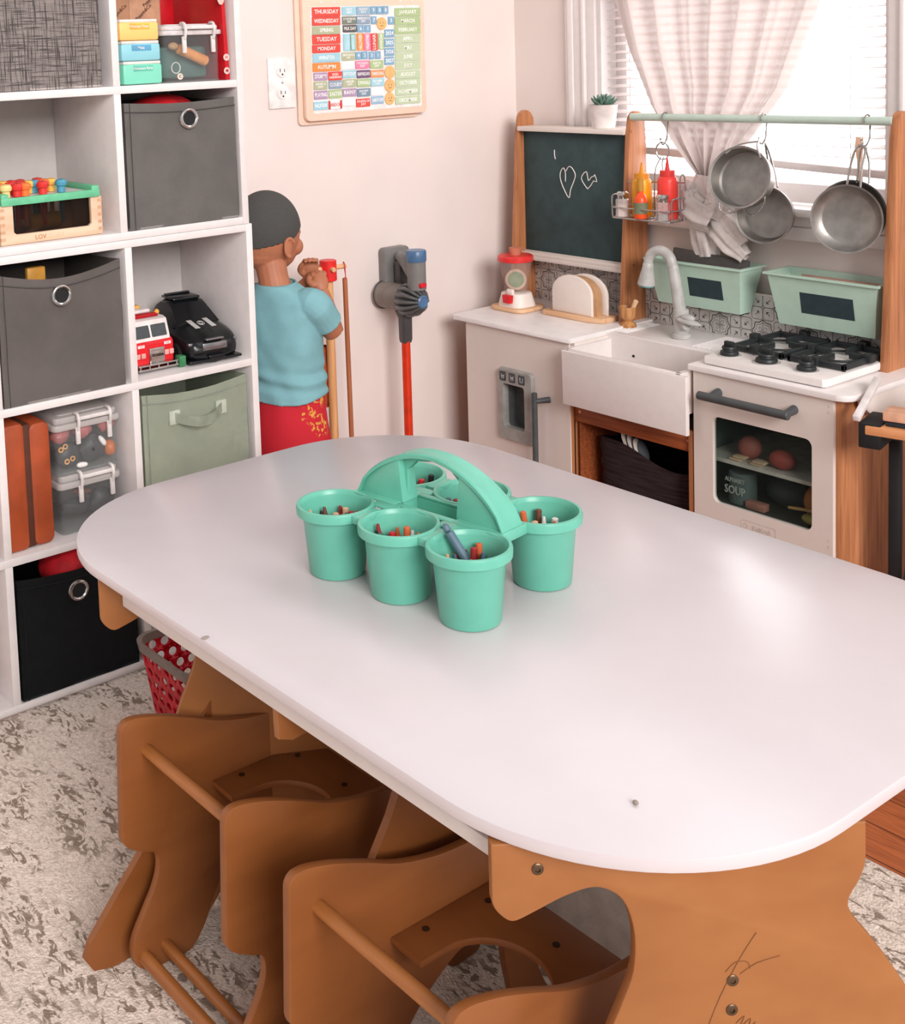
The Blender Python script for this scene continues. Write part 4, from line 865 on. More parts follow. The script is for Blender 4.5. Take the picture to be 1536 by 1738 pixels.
# condiment rack
t = thing('condiment_rack', 'wire condiment rack hanging from the left end of the mint rail', 'wire rack', (.28, 1.0, .83))
rk = B(); x0, x1, y0, y1, zb, zt = .178, .355, .972, 1.040, .834, .872
for z in (zb,): rk.tube([(a, c_, z) for a, c_ in rrect(x0, x1, y0, y1, .012, 4)], .0022, 8, True)
rk.tube([(a, c_, zt-.012) for a, c_ in rrect(x0, x1, y0, y1, .012, 4)], .0018, 8, True)
rk.tube([(x0, y1-.002, .918), (.27, y1, .922), (x1, y1-.002, .926)], .0018, 8)
for a in (x0-.003, x1+.003):
    rk.tube([(a, y0+.012, zb), (a, y0+.010, zt+.010), (a, y0+.020, zt+.018), (a, y1-.020, zt+.018), (a, y1-.010, zt+.010), (a, y1-.012, zb)], .0022, 8, sm=4)
rk.tube([(x1, y1-.02, zb), (x1, y1-.022, .925), (x1, y1-.016, .945), (x1, y1-.008, .945), (x1, y1-.002, .925), (x1, y1, zb)], .0018, 8, sm=3)
for k in range(5): rk.tube([(x0+.03+k*.03, y0, zb), (x0+.03+k*.03, y1, zb)], .0012, 6)
for sgn in (-1, 1): rk.tube([(.270+sgn*.012, 1.043, zb), (.272+sgn*.012, 1.043, .94), (.276+sgn*.006, 1.045, .972), (.281+sgn*.004, 1.048, .985)], .0017, 8, sm=3)
rk.tube([(.281+.0195*math.cos(a*PI/14), 1.048, 1.0+.0215*math.sin(a*PI/14)) for a in range(28)], .0019, 8, True)
rk.build('wire_frame', wire, t)
def squeeze(label, name, x, y, h, m, m2):
    t = thing(name, label, 'sauce bottle', (x, y, zb+.002))
    B().lathe([(0, 0), (.023, 0), (.0245, .003), (.0245, h*.62), (.022, h*.68), (.0185, h*.70), (0, h*.70)], (x, y, zb+.0025), seg=28).build('bottle_body', m, t)
    B().lathe([(0, h*.70), (.0185, h*.70), (.0185, h*.80), (.006, h*.81), (.0022, h*.985), (.003, h), (0, h)], (x, y, zb+.0025), seg=24).build('nozzle_cap', m2, t)
squeeze('yellow mustard squeeze bottle in the hanging rack', 'mustard_bottle', .240, 1.018, .135, mat('mustard_yellow', (246, 170, 20), .35), mat('amber_cap', (224, 146, 34), .4))
squeeze('red ketchup squeeze bottle in the hanging rack', 'ketchup_bottle', .318, 1.018, .150, mat('ketchup_red', (240, 66, 58), .35), mat('ketchup_cap', (216, 56, 52), .4))
t = thing('hot_sauce_bottle', 'small orange-red sauce bottle with an olive label and brown cap, front of the rack', 'sauce bottle', (.260, .988, zb+.002))
B().lathe([(0, 0), (.0155, 0), (.0165, .002), (.0165, .046), (.013, .056), (.0075, .062), (.0070, .068), (0, .068)], (.262, .985, zb+.0025), seg=26).build('bottle_body', mat('orange_red_sauce', (236, 84, 36), .25), t)
B().lathe([(.0167, .012), (.0170, .012), (.0170, .040), (.0167, .040)], (.262, .985, zb+.0025), seg=26).build('label', mat('olive_label', (118, 124, 98), .7), t)
B().lathe([(0, .068), (.0085, .068), (.0078, .100), (0, .101)], (.262, .985, zb+.0025), seg=20).build('cap', mat('golden_brown_cap', (186, 134, 44), .45), t)
for x, lb, c_, nm_ in ((.203, 'clear salt shaker with a metal top at the left front of the rack', (222, 206, 200), 'salt'), (.327, 'clear pepper shaker with a metal top at the right front of the rack', (96, 96, 96), 'pepper')):
    t = thing('spice_shaker', lb, 'shaker', (x, .987, zb+.002))
    B().lathe([(0, 0), (.0165, 0), (.0165, .042), (.014, .045), (0, .045)], (x, .987, zb+.0025), seg=8).build('glass_body', mat('shaker_clear', (236, 226, 222), .1, trans=.6, tcol=(.96, .93, .92, 1)), t)
    B().lathe([(0, .001), (.0145, .001), (.0145, .030 if nm_ == 'salt' else .016), (0, .030 if nm_ == 'salt' else .016)], (x, .987, zb+.0025), seg=8).build('contents', mat('shaker_'+nm_, c_, .8), t)
    B().lathe([(0, .045), (.012, .045), (.0125, .052), (.0155, .056), (.0155, .060), (.011, .064), (0, .065)], (x, .987, zb+.0025), seg=24).build('metal_top', chrome, t)
# pots
def pot(label, c_, axis, R_, D_, hx, hz, hp):
    t = thing('toy_saucepan', label, 'toy pot', c_)
    ax = Vector(axis).normalized()
    B().lathe([(0, 0), (R_*.86, 0), (R_*.93, .006), (R_*.97, D_), (R_*1.02, D_+.002), (R_*1.02, D_+.004), (R_*.95, D_+.002), (R_*.90, .008), (R_*.84, .003), (0, .003)], c_, ax, 48).build('pan_body', steel, t)
    B().tube(hp, .0022, 8, sm=4).build('wire_handle', wire, t)
    return t
ax1 = (-.30, -.85, .34)
pot('nearer steel toy saucepan on the middle hook, mouth towards the room', (.546, 1.014, .946), (.20, -.92, .24), .071, .045, 0, 0, [(.516, .975, 1.010), (.540, .995, 1.030), (.560, 1.035, 1.034), (.582, .998, 1.028), (.604, .980, 1.002)])
pot('farther steel toy saucepan on the middle hook, hanging lower right', (.560, 1.077, .861), (.25, -.93, .08), .066, .034, 0, 0, [(.560, 1.050, .932), (.556, 1.080, .97), (.562, 1.060, 1.030), (.570, 1.080, .97), (.600, 1.050, .930)])
t0 = bpy.data.objects
nh = B().tube([(.480, 1.0, .905), (.492, .982, .878), (.520, .975, .872), (.550, .975, .882), (.566, .976, .892)], .0020, 8, sm=4).tube([(.604, 1.0, .925), (.606, .985, .895), (.590, .978, .874), (.572, .976, .874), (.562, .976, .888), (.574, .976, .898), (.586, .976, .895)], .0020, 8, sm=4)
for o in t0:
    if o.get('label', '').startswith('nearer steel'): nh.build('wire_handle', wire, o)
def pan(label, c_, axis, R_, hp):
    t = thing('toy_frying_pan', label, 'toy pan', c_)
    B().lathe([(0, 0), (R_*.78, 0), (R_*.88, .006), (R_*1.0, .018), (R_*1.03, .019), (R_*1.03, .021), (R_*.98, .020), (R_*.86, .008), (R_*.76, .0035), (R_*.74, .0028), (0, .0028)], c_, Vector(axis).normalized(), 56).build('pan_body', steel, t)
    B().tube(hp, .0026, 8, sm=4).build('loop_handle', wire, t)
pan('front steel toy frying pan on the right hook', (.793, 1.019, .878), (.30, -.95, .04), .0725, [(.795, 1.008, .948), (.797, 1.016, .985), (.798, 1.030, 1.018), (.803, 1.036, 1.031), (.811, 1.040, 1.035), (.819, 1.036, 1.031), (.823, 1.030, 1.018), (.824, 1.016, .985), (.826, 1.008, .948)])
pan('back steel toy frying pan behind the other on the right hook', (.793, 1.041, .889), (.25, -.96, .02), .0705, [(.806, 1.028, .955), (.803, 1.042, 1.0), (.806, 1.044, 1.026), (.812, 1.046, 1.032), (.818, 1.044, 1.026), (.826, 1.042, 1.0), (.834, 1.028, .955)])
tag(B().prism([(.803, .945), (.799, 1.005), (.795, 1.028), (.797, 1.050), (.812, 1.050), (.815, 1.034), (.811, 1.005), (.813, .945)], 'y', 1.068, 1.074, .002, M=T(-.018, 0, 0)).text('A', .010, T(.787, 1.0678, 1.030) @ RY(), 1).build('wooden_spatula', [mat('peach_spatula_wood', (236, 190, 160), .5), blackm]), 'pale wooden spatula hanging behind the frying pans', 'spatula')
# ================================================================ curtain
cm = bpy.data.materials.new('sheer_white_curtain'); cm.use_nodes = True; n = cm.node_tree; b = n.nodes['Principled BSDF']; L = n.links.new
b.inputs['Base Color'].default_value = lin((218, 206, 202)); b.inputs['Roughness'].default_value = .9
tl_ = n.nodes.new('ShaderNodeBsdfTranslucent'); tl_.inputs[0].default_value = lin((226, 214, 210)); tr = n.nodes.new('ShaderNodeBsdfTransparent')
wn = n.nodes.new('ShaderNodeTexNoise'); wn.inputs['Scale'].default_value = 900; bpn = n.nodes.new('ShaderNodeBump'); bpn.inputs['Strength'].default_value = .2; bpn.inputs['Distance'].default_value = .001
L(wn.outputs['Fac'], bpn.inputs['Height']); L(bpn.outputs[0], b.inputs['Normal'])
m1 = n.nodes.new('ShaderNodeMixShader'); m1.inputs[0].default_value = .2; L(b.outputs[0], m1.inputs[1]); L(tl_.outputs[0], m1.inputs[2])
m2 = n.nodes.new('ShaderNodeMixShader'); m2.inputs[0].default_value = .02; L(m1.outputs[0], m2.inputs[1]); L(tr.outputs[0], m2.inputs[2]); L(m2.outputs[0], n.nodes['Material Output'].inputs[0])
CT = thing('curtain', 'sheer white curtain gathered and knotted in front of the window', 'curtain', (.39, 1.09, .75))
lk = [(1.95, -.02), (1.7, .01), (1.382, .096), (1.25, .137), (1.108, .205), (1.02, .275), (.95, .352), (.925, .366)]; rk_ = [(1.95, .86), (1.7, .80), (1.352, .672), (1.154, .590), (.999, .464), (.95, .416), (.925, .402)]
def interp(tab, z):
    if z >= tab[0][0]: return tab[0][1]
    for (za, xa), (zb_, xb_) in zip(tab, tab[1:]):
        if z >= zb_: return xa+(xb_-xa)*(za-z)/(za-zb_)
    return tab[-1][1]
def drape(ph, off, nf):
    def fn(u, v):
        z = 1.95-(1.95-.925)*v; a, c_ = interp(lk, z), interp(rk_, z); wd = c_-a
        uu = u+.035*math.sin(u*9+ph)+.01*mnoise.noise(Vector((u*5, v*2, ph)))
        amp = (.017+.007*math.sin(u*13+ph))*min(1, wd/.12+.35)
        return Vector((a+wd*min(1, max(0, uu)), 1.094+off+amp*math.sin(uu*nf*2*PI+ph)+.004*math.sin(uu*nf*4.6*PI), z))
    return fn
B().grid(drape(0, 0, 7), 260, 40).build('sheer_panel', cm, CT, smooth=180)
# knot
kn = B()
def fold(P, r, ph=0, fl=.5):
    P = [Vector(q_) for q_ in P]
    def fn(u, v):
        i = v*(len(P)-1); k = min(int(i), len(P)-2); f = i-k; q_ = P[k].lerp(P[k+1], f); f2 = f*f*(3-2*f); q_ = P[k].lerp(P[k+1], f)
        T_ = (P[min(k+1, len(P)-1)]-P[k]).normalized(); N_ = T_.cross(Vector((0, 1, 0))).normalized(); B_ = T_.cross(N_); rr = (r[k]*(1-f2)+r[k+1]*f2)
        a = u*2*PI; rr *= 1+.13*math.sin(a*5+ph+v*3)+.07*math.sin(a*9+ph*2)
        return q_+N_*rr*math.cos(a)+B_*rr*fl*math.sin(a)
    kn.grid(fn, 64, 36, closed_u=True)
fold([(.384, 1.085, .94), (.382, 1.080, .915), (.382, 1.078, .88)], [.028, .034, .030], 1)
fold([(.345, 1.072, .925), (.338, 1.060, .900), (.350, 1.052, .870), (.385, 1.050, .850), (.425, 1.052, .835)], [.018, .030, .034, .034, .028], 2, .7)
fold([(.405, 1.075, .930), (.425, 1.066, .905), (.432, 1.062, .875), (.418, 1.058, .845)], [.016, .026, .030, .024], 4, .7)
fold([(.380, 1.080, .87), (.375, 1.082, .82), (.380, 1.085, .78), (.385, 1.085, .742)], [.030, .036, .036, .030], 5, .6)
fold([(.400, 1.070, .86), (.430, 1.068, .82), (.462, 1.070, .785), (.500, 1.072, .752)], [.022, .034, .032, .018], 0, .6)
fold([(.425, 1.066, .86), (.462, 1.066, .825), (.498, 1.068, .785)], [.020, .026, .014], 3, .6)
kn.build('knot', mat('white_curtain_bundle', (226, 217, 213), .9, bump=.2, bscale=700), CT, smooth=180)
CAL_TILES=[('THURSDAY',(222, 78, 66),0.4371,1.3782,0.0894,0.024),
('WEDNESDAY',(222, 78, 66),0.436,1.3549,0.0894,0.0226),
('SPRING',(176, 182, 150),0.435,1.3318,0.0894,0.0213),
('TUESDAY',(222, 78, 66),0.4345,1.3091,0.0895,0.0241),
('MONDAY',(222, 78, 66),0.4334,1.2854,0.0895,0.0214),
('WINTER',(160, 205, 220),0.4329,1.2622,0.0881,0.0222),
('AUTUMN',(240, 140, 70),0.4318,1.239,0.0881,0.0223),
('STORMY',(176, 150, 180),0.4114,1.2157,0.0437,0.0209),
('ROSH|HASHANAH',(222, 78, 66),0.4582,1.2154,0.0445,0.0225),
('WHAT A|DAY',(176, 182, 150),0.4103,1.193,0.0438,0.0213),
('CLOUDY',(140, 160, 180),0.4578,1.193,0.0433,0.0211),
('PLAYING',(176, 150, 180),0.4104,1.1692,0.0438,0.0223),
('EASTER',(170, 192, 142),0.457,1.1695,0.0434,0.0225),
('VACATION',(160, 205, 220),0.4085,1.1423,0.0444,0.0214),
('CANADA DAY',(240, 240, 240),0.4546,1.142,0.0445,0.0225),
('FIRST|DAY',(160, 205, 220),0.5108,1.3792,0.0457,0.022),
('SUNNY|DAY',(150, 180, 200),0.5576,1.3795,0.0447,0.0221),
('ST PATRICKS|DAY',(120, 130, 118),0.5104,1.3553,0.0457,0.0202),
('PRESIDENTS|DAY',(140, 160, 180),0.5565,1.3556,0.0447,0.0218),
('MLK DAY',(90, 90, 90),0.5112,1.3342,0.0452,0.0192),
('',(160, 205, 220),0.5003,1.2988,0.024,0.0445),
('',(150, 180, 150),0.5199,1.2991,0.0193,0.0447),
('HALLOWEEN',(240, 140, 70),0.5443,1.2991,0.0238,0.0449),
('VALENTINES',(238, 130, 165),0.5678,1.2985,0.0221,0.0451),
('LUNAR',(222, 78, 66),0.5907,1.2978,0.0223,0.0452),
('KWANZAA',(170, 192, 142),0.6141,1.2988,0.0207,0.043),
('GROUNDHOG|DAY',(176, 182, 150),0.5032,1.2634,0.044,0.0216),
('',(238, 238, 240),0.5007,1.2404,0.0439,0.0207),
('MOTHERS|DAY',(238, 130, 165),0.5484,1.2404,0.0466,0.0218),
('EARTH|DAY',(170, 192, 142),0.5963,1.239,0.0455,0.022),
('BIRTHDAY',(160, 205, 220),0.5042,1.2179,0.0452,0.0203),
('RAMADAN',(110, 85, 120),0.5513,1.2161,0.0448,0.0209),
('THANKSGIVING',(225, 150, 100),0.5977,1.215,0.0455,0.0201),
('ARBOR|DAY',(176, 182, 150),0.5044,1.195,0.0453,0.0213),
('DIWALI',(170, 192, 142),0.5509,1.1932,0.0442,0.0214),
('FATHERS|DAY',(160, 205, 220),0.5974,1.1927,0.0449,0.0211),
('RAINY',(176, 150, 180),0.5033,1.1709,0.0453,0.0212),
('SNOWY|DAY',(120, 145, 165),0.5498,1.1685,0.0442,0.0215),
('',(238, 238, 240),0.5957,1.169,0.0436,0.0211),
('',(238, 238, 240),0.4998,1.1469,0.0423,0.0208),
('FOURTH OF|JULY',(222, 78, 66),0.5471,1.1421,0.0466,0.022),
('LABOR DAY',(150, 185, 210),0.5957,1.1463,0.0424,0.0207),
('9',(130, 170, 198),0.5915,1.3799,0.0192,0.0214),
('0',(130, 170, 198),0.612,1.3796,0.0194,0.0214),
('8',(130, 170, 198),0.6326,1.3798,0.0195,0.0216),
('7',(130, 170, 198),0.5916,1.3542,0.0186,0.0209),
('5',(130, 170, 198),0.6504,1.3522,0.0208,0.0211),
('6',(130, 170, 198),0.5464,1.3334,0.0226,0.0198),
('1',(130, 170, 198),0.5703,1.3328,0.0203,0.0199),
('4',(130, 170, 198),0.5366,1.2641,0.0189,0.0208),
('2',(130, 170, 198),0.5571,1.2643,0.0203,0.0209),
('3',(130, 170, 198),0.5805,1.2631,0.0186,0.0209),
('1',(130, 170, 198),0.602,1.2633,0.0187,0.0211),
('2024',(130, 170, 198),0.643,1.3187,0.0328,0.0216),
('2025',(130, 170, 198),0.6419,1.2942,0.0328,0.0217),
('2026',(130, 170, 198),0.6409,1.2706,0.0328,0.0217),
('2027',(130, 170, 198),0.6399,1.247,0.0328,0.0217),
('JANUARY',(170, 192, 142),0.7088,1.3734,0.0903,0.0223),
('MARCH',(170, 192, 142),0.7078,1.3501,0.0904,0.0223),
('FEBRUARY',(170, 192, 142),0.7069,1.3268,0.0903,0.0224),
('APRIL',(188, 204, 170),0.7066,1.303,0.0892,0.0223),
('MAY',(188, 204, 170),0.7056,1.2796,0.0891,0.0224),
('JUNE',(188, 204, 170),0.705,1.256,0.0886,0.022),
('JULY',(188, 204, 170),0.704,1.2328,0.0886,0.0219),
('AUGUST',(188, 204, 170),0.703,1.2089,0.0886,0.0219),
('OCTOBER',(188, 204, 170),0.7025,1.1867,0.088,0.0215),
('NOVEMBER',(188, 204, 170),0.7015,1.164,0.088,0.0215),
('DECEMBER',(188, 204, 170),0.7006,1.141,0.0881,0.021),
]
CAL_DISCS=[('sleepy',0.6174,1.3449,0.0163),('plain',0.6403,1.217,0.0171),('smiling',0.6388,1.1822,0.0171),('frowning',0.6374,1.1479,0.0165),]
# ================================================================ table
maple = wood('honey_maple_ply', (160, 104, 58), (145, 89, 46), 'y', .45, 22, (.2, .8)); mapleE = wood('maple_ply_edge', (216, 166, 116), (190, 134, 84), 'y', .5, 60)
dowm = wood('maple_dowel', (170, 108, 56), (142, 84, 40), 'x', .45, 60)
lam = mat('white_table_laminate', (206, 198, 201), .25, var=.01, scale=8)
TZ = .56
t = thing('activity_table', 'large white-topped table with rounded corners and maple legs in the foreground', 'table', (1.06, -.36, 0))
B().prism(rrect(.434, 1.688, -.760, .042, .262, 20), 'z', TZ-.0145, TZ, .002).build('table_top', lam, t, smooth=40)
am = mat('white_steel_rail', (214, 206, 203), .4, var=.01)
r_ = B().box(.725, 1.484, -.735, -.722, .507, .524, .0015)
r_.build('side_rail', am, t)
B().box(.66, 1.46, .010, .022, .507, .529, .002).build('side_rail', am, t)
B().prism([(-.733, .53), (-.733, .49), (-.732, .470), (-.712, .462), (-.68, .466), (-.655, .485), (-.64, .53)], 'x', 1.094, 1.106, .002).build('rail_bracket', maple, t)
B().box(.75, 1.44, -.64, -.05, .520, .5425).build('under_frame', mat('shade_brown_frame', (92, 80, 72), .5), t)  # shade of the gap above the rail is put into this dark colour
def legpanel(L0, d_, nm='leg'):
    Lx, Ly = L0; dx_, dy_ = d_; nx_, ny_ = dy_, -dx_
    pr = [(0, .542), (0, .485), (.006, .472), (.019, .463), (.036, .469), (.07, .485), (.098, .492), (.118, .484), (.129, .468), (.135, .44), (.133, .405), (.122, .374), (.108, .34), (.09, .28), (.07, .2), (.055, .10), (.05, .03), (.06, .0125), (.13, .0125), (.16, .05), (.2, .08), (.3, .08), (.34, .05), (.37, .0125), (.455, .0125), (.468, .04), (.462, .16), (.43, .31), (.397, .374), (.371, .414), (.342, .456), (.354, .485), (.359, .502), (.359, .542)]
    M = Matrix(((dx_, -ny_ * -1 if False else nx_, 0, Lx), (dy_, ny_, 0, Ly), (0, 0, 1, 0), (0, 0, 0, 1)))
    o = B().prism(smoothp(pr, keep=(0, len(pr)-1, len(pr)-2)), 'y', -.016, 0, .003, M=M).build(nm, maple, t, smooth=30)
    for s_, z_ in ((.044, .515), (.229, .390), (.228, .360)):
        c_ = M @ Vector((s_, 0, z_)); n_ = Vector((nx_, ny_, 0))
        B().lathe([(0, 0), (.0058, 0), (.0058, .001), (.0045, .0018), (.0028, .0018), (.0026, .0006), (0, .0006)], c_-n_*.0002, n_, 16).build('leg_bolt', mat('antique_bolt', (110, 90, 72), .35, metal=.9), o)
    return M
c6, s6 = .558, .830
Mleg = legpanel((1.4885, -.7577), (c6, s6))
legpanel((.692, -.7555), (.48, .877))
legpanel((.66, .005), (-.48, -.60) if False else (-.6, -.8))
legpanel((1.50, .020), (.56, -.828)) if False else None
sc_ = B()
for pts in ([(.232, .346), (.240, .353), (.236, .342), (.246, .350), (.244, .340), (.251, .346)], [(.205, .345), (.217, .375), (.236, .412), (.252, .437)], [(.236, .396), (.252, .406), (.275, .412)], [(.222, .399), (.231, .408), (.243, .408), (.246, .401)]):
    sc_.tube([Mleg @ Vector((a, .0004, c_)) for a, c_ in pts], .0004, 5, sm=3)
sc_.build('pencil_scribble', mat('pencil_brown', (128, 84, 50), .8), t)
# ================================================================ chairs
CH = thing('toddler_chair', 'low maple chair tucked in at the far end of the near table side', 'chair', (0, 0, 0), 'maple chairs along the near side of the table')
cmaple = wood('chair_maple_ply', (140, 84, 41), (124, 70, 31), 'y', .45, 22, (.2, .8))
side = [(.009, .369), (.013, .379), (.022, .384), (.040, .383), (.075, .373), (.120, .355), (.170, .333), (.230, .318), (.300, .312), (.335, .306), (.378, .29), (.390, .24), (.372, .205), (.320, .190), (.262, .181), (.240, .172), (.205, .150), (.172, .120), (.148, .080), (.128, .040), (.106, .014), (.085, .0125), (.045, .0125), (.022, .022), (.011, .042), (.013, .066), (.032, .100), (.049, .128), (.058, .155), (.055, .178), (.038, .187), (.013, .203), (.003, .222)]
WD = .262
bkm = wood('maple_bent_ply', (134, 78, 36), (118, 66, 28), 'x', .5, 22, (.2, .8))
# front legs joined by the same plate
side2 = [(a_+.05, z_) for a_, z_ in [(.290, .19), (.295, .245), (.340, .25), (.350, .19), (.338, .13), (.352, .08), (.372, .04), (.370, .018), (.352, .0125), (.318, .0125), (.305, .03), (.296, .08), (.285, .14)]]
for x in (0, WD):
    B().prism(smoothp(side), 'x', x-.0065, x+.0065, .0025).build('side_panel', cmaple, CH, smooth=30)
    B().prism(smoothp(side2), 'x', x-.0063, x+.0063, .0025).build('leg', cmaple, CH, smooth=30)
B().prism([(-.034, .061), (.016, .118), (.056, .162), (.110, .236), (.164, .321), (.190, .360), (.210, .400), (.224, .450), (.36, .450), (.34, .34), (.25, .20), (.17, .10), (.10, .03), (.075, .0125), (.0, .0125), (-.030, .020), (-.042, .040)], 'x', -.046, -.034).build('leg', cmaple, CH, smooth=0)
B().box(-.034, -.006, .12, .16, .20, .23, .003).build('leg_block', cmaple, CH)
B().cyl((.004, .048, .334), (WD-.004, .048, .334), .0085, 16, bev=.001).build('grab_rail', dowm, CH)
B().cyl((.004, .028, .038), (WD-.004, .028, .038), .0095, 16).build('stretcher', dowm, CH)
B().cyl((.004, .062, .040), (WD-.004, .062, .040), .0085, 16).build('stretcher', dowm, CH)
so2 = [(.0066, .150), (.060, .150), (.0605, .19)]+arc(.130, .192, .0695, .066, 180, 0, 16)+[(.1995, .19), (.200, .150), (WD-.0066, .150), (WD-.0066, .330), (.0066, .330)]
B().prism(so2, 'z', .240, .250, .003).build('seat', bkm, CH, smooth=40)
for x, y in ((.023, .191), (.034, .283), (.138, .289)): B().cyl((x, y, .2501), (x, y, .2512), .0045, 12).build('screw', mat('dark_screw', (60, 40, 30), .4, metal=.5), CH)
CH.location = (.80, -.80, 0)
dup(CH, (1.21, -.812, 0), 0, 'low maple chair nearest the camera, beside the near table leg')
# under-table box and red basket
bx = thing('fabric_storage_box', 'light warm-grey fabric storage box on the rug under the table', 'storage box', (1.0, -.18, .0125))
B().box(.60, 1.36, -.335, -.03, .0135, .26, .006).build('box_body', mat('warm_grey_box_fabric', (186, 176, 168), .8, bump=.3), bx)
B().box(.597, 1.363, -.338, -.027, .245, .270, .004).build('box_lid', mat('warm_grey_box_fabric', (186, 176, 168), .8, bump=.3), bx)
tag(B().box(.545, .585, -.37, -.15, .0135, .16, .004).build('dark_case', mat('plum_black_case', (52, 42, 46), .6)), 'dark flat case standing between the red basket and the grey box under the table', 'case')
RB = thing('red_basket', 'red plastic basket with round holes and a grey rim under the table edge', 'basket', (.31, -.35, .0))
rbm = mat('basket_red_plastic', (196, 20, 40), .35, var=.04); rim = mat('basket_grey_rim', (128, 116, 108), .45)
cx_, cy_, ha, hb_ = .306, -.340, .108, .108
def rbw(s_, z):
    P_ = rrect(-1, 1, -1, 1, .35, 6); n_ = len(P_); L_ = [0]
    for k in range(n_): a, c_ = P_[k], P_[(k+1) % n_]; L_.append(L_[-1]+math.dist(a, c_))
    q_ = (s_ % 1)*L_[-1]
    for k in range(n_):
        if L_[k+1] >= q_:
            f = (q_-L_[k])/(L_[k+1]-L_[k]); a, c_ = P_[k], P_[(k+1) % n_]; X, Y = a[0]+(c_[0]-a[0])*f, a[1]+(c_[1]-a[1])*f; break
    sc = .80+.20*z/.16
    return Vector((cx_+X*ha*sc, cy_+Y*hb_*sc, .002+z))
tb = bmesh.new(); NC = 28; NR = 6; ch_ = .150/NR
for i in range(NC):
    for j in range(NR):
        off = .5 if j % 2 else 0; sq = []; ci = []
        for k in range(16):
            a = 2*PI*k/16+PI/4; c_, s_ = math.cos(a), math.sin(a); m_ = max(abs(c_), abs(s_)); sq.append((c_/m_*.5, s_/m_*.5)); ci.append((c_*.33, s_*.33))
        A1 = [tb.verts.new(rbw((i+off+.5+a)/NC, .003+(j+.5+c_)*ch_)) for a, c_ in sq]
        solid = (j == 0)
        if solid: tb.faces.new(A1); continue
        A2 = [tb.verts.new(rbw((i+off+.5+a)/NC, .003+(j+.5+c_)*ch_)) for a, c_ in ci]
        for k in range(16): tb.faces.new((A1[k], A1[(k+1) % 16], A2[(k+1) % 16], A2[k]))
bmesh.ops.remove_doubles(tb, verts=tb.verts, dist=2e-4); bmesh.ops.recalc_face_normals(tb, faces=tb.faces)
q = B().add(tb); q.prism([(cx_+a*ha*.8, cy_+c_*hb_*.8) for a, c_ in rrect(-1, 1, -1, 1, .35, 5)], 'z', .0135, .0165)
bo = q.build('basket_body', rbm, RB, smooth=40); sm_ = bo.modifiers.new('s', 'SOLIDIFY'); sm_.thickness = .0025
rr = B()
rr.grid(lambda u, v: rbw(u, .150+[0, .016, .018, .016, 0][min(4, int(v*4+.5))]*1.0)+Vector((rbw(u, .15).x-cx_, rbw(u, .15).y-cy_, 0))*[.035, .04, .0, -.04, -.035][min(4, int(v*4+.5))], 84, 4, closed_u=True)
rr.build('basket_rim', rim, RB, smooth=50)
RB.location.z += .012
# ================================================================ caddy
cdm = mat('mint_caddy_plastic', (104, 184, 162), .32, var=.015)
an = math.radians(8); ax_, bx2 = Vector((math.cos(an), math.sin(an), 0)), Vector((-math.sin(an), math.cos(an), 0)); cc = Vector((1.036, -.409, TZ))
CD = thing('art_caddy', 'mint green six-cup caddy with a carrying handle in the middle of the table', 'caddy', tuple(cc))
Mc = Matrix(((ax_.x, bx2.x, 0, cc.x), (ax_.y, bx2.y, 0, cc.y), (0, 0, 1, cc.z), (0, 0, 0, 1)))
cups = [(i*.1175, j*.078) for j in (-1, 1) for i in (-1, 0, 1)]
RC = .0535
for (a, c_) in cups:
    P_ = Mc @ Vector((a, c_, 0))
    B().lathe([(0, .001), (.038, .001), (.0395, .003), (.0475, .094), (.0505, .099), (.0545, .0985), (.0555, .0955), (.055, .086), (.053, .085), (.0532, .0955), (.0475, .0935), (.0465, .088), (.0375, .0045), (0, .0045)], P_, seg=48).build('cup', cdm, CD, smooth=45)
dk_ = B()
# deck web between the cups, with a lip
zt = .0985
for a in (-.05875, .05875):
    for c_ in (-.078, .078):
        dk_.box(a-.012, a+.012, c_-.022, c_+.022, zt-.012, zt-.0008, .002, M=Mc)
o8 = [(-.128, -.024), (-.10, -.034), (-.0588, -.046), (-.02, -.034), (.02, -.034), (.0588, -.046), (.10, -.034), (.128, -.024), (.128, .024), (.10, .034), (.0588, .046), (.02, .034), (-.02, .034), (-.0588, .046), (-.10, .034), (-.128, .024)]
def plate(x0, x1, y0, y1, q_=0): dk_.box(x0, x1, y0, y1, zt-.004-q_, zt-.0006-q_, .001, M=Mc)
plate(-.128, -.0505, -.030, .030); plate(.0505, .128, -.030, .030); plate(-.0505, .0505, -.030, -.020, .0002); plate(-.0505, .0505, .020, .030, .0002)
for a in (-.0588, .0588): plate(a-.020, a+.020, -.048, -.0302, .0004); plate(a-.020, a+.020, .0302, .048, .0004)
dk_.box(-.053, .053, -.0215, -.0195, zt-.035, zt-.0045, M=Mc).box(-.053, .053, .0195, .0215, zt-.035, zt-.0045, M=Mc).box(-.052, .052, -.020, .020, zt-.037, zt-.035, M=Mc)
dk_.box(-.0530, -.0512, -.0192, .0192, zt-.037, zt-.0045, M=Mc).box(.0512, .0530, -.0192, .0192, zt-.037, zt-.0045, M=Mc)
dk_.box(-.132, -.127, -.027, .027, zt-.014, zt, .002, M=Mc).box(.127, .132, -.027, .027, zt-.014, zt, .002, M=Mc)
dk_.build('deck', cdm, CD)
hn = B()
top = [(-.128+.256*k/24, zt-.002+.074*math.sin(PI*(k/24))**.62) for k in range(25)]
inner = [(.048, zt-.002), (.046, .142), (.030, .156), (0, .1615), (-.030, .156), (-.046, .142), (-.048, zt-.002)]
hn.prism(top+inner, 'y', -.0055, .0055, .002, M=Mc)
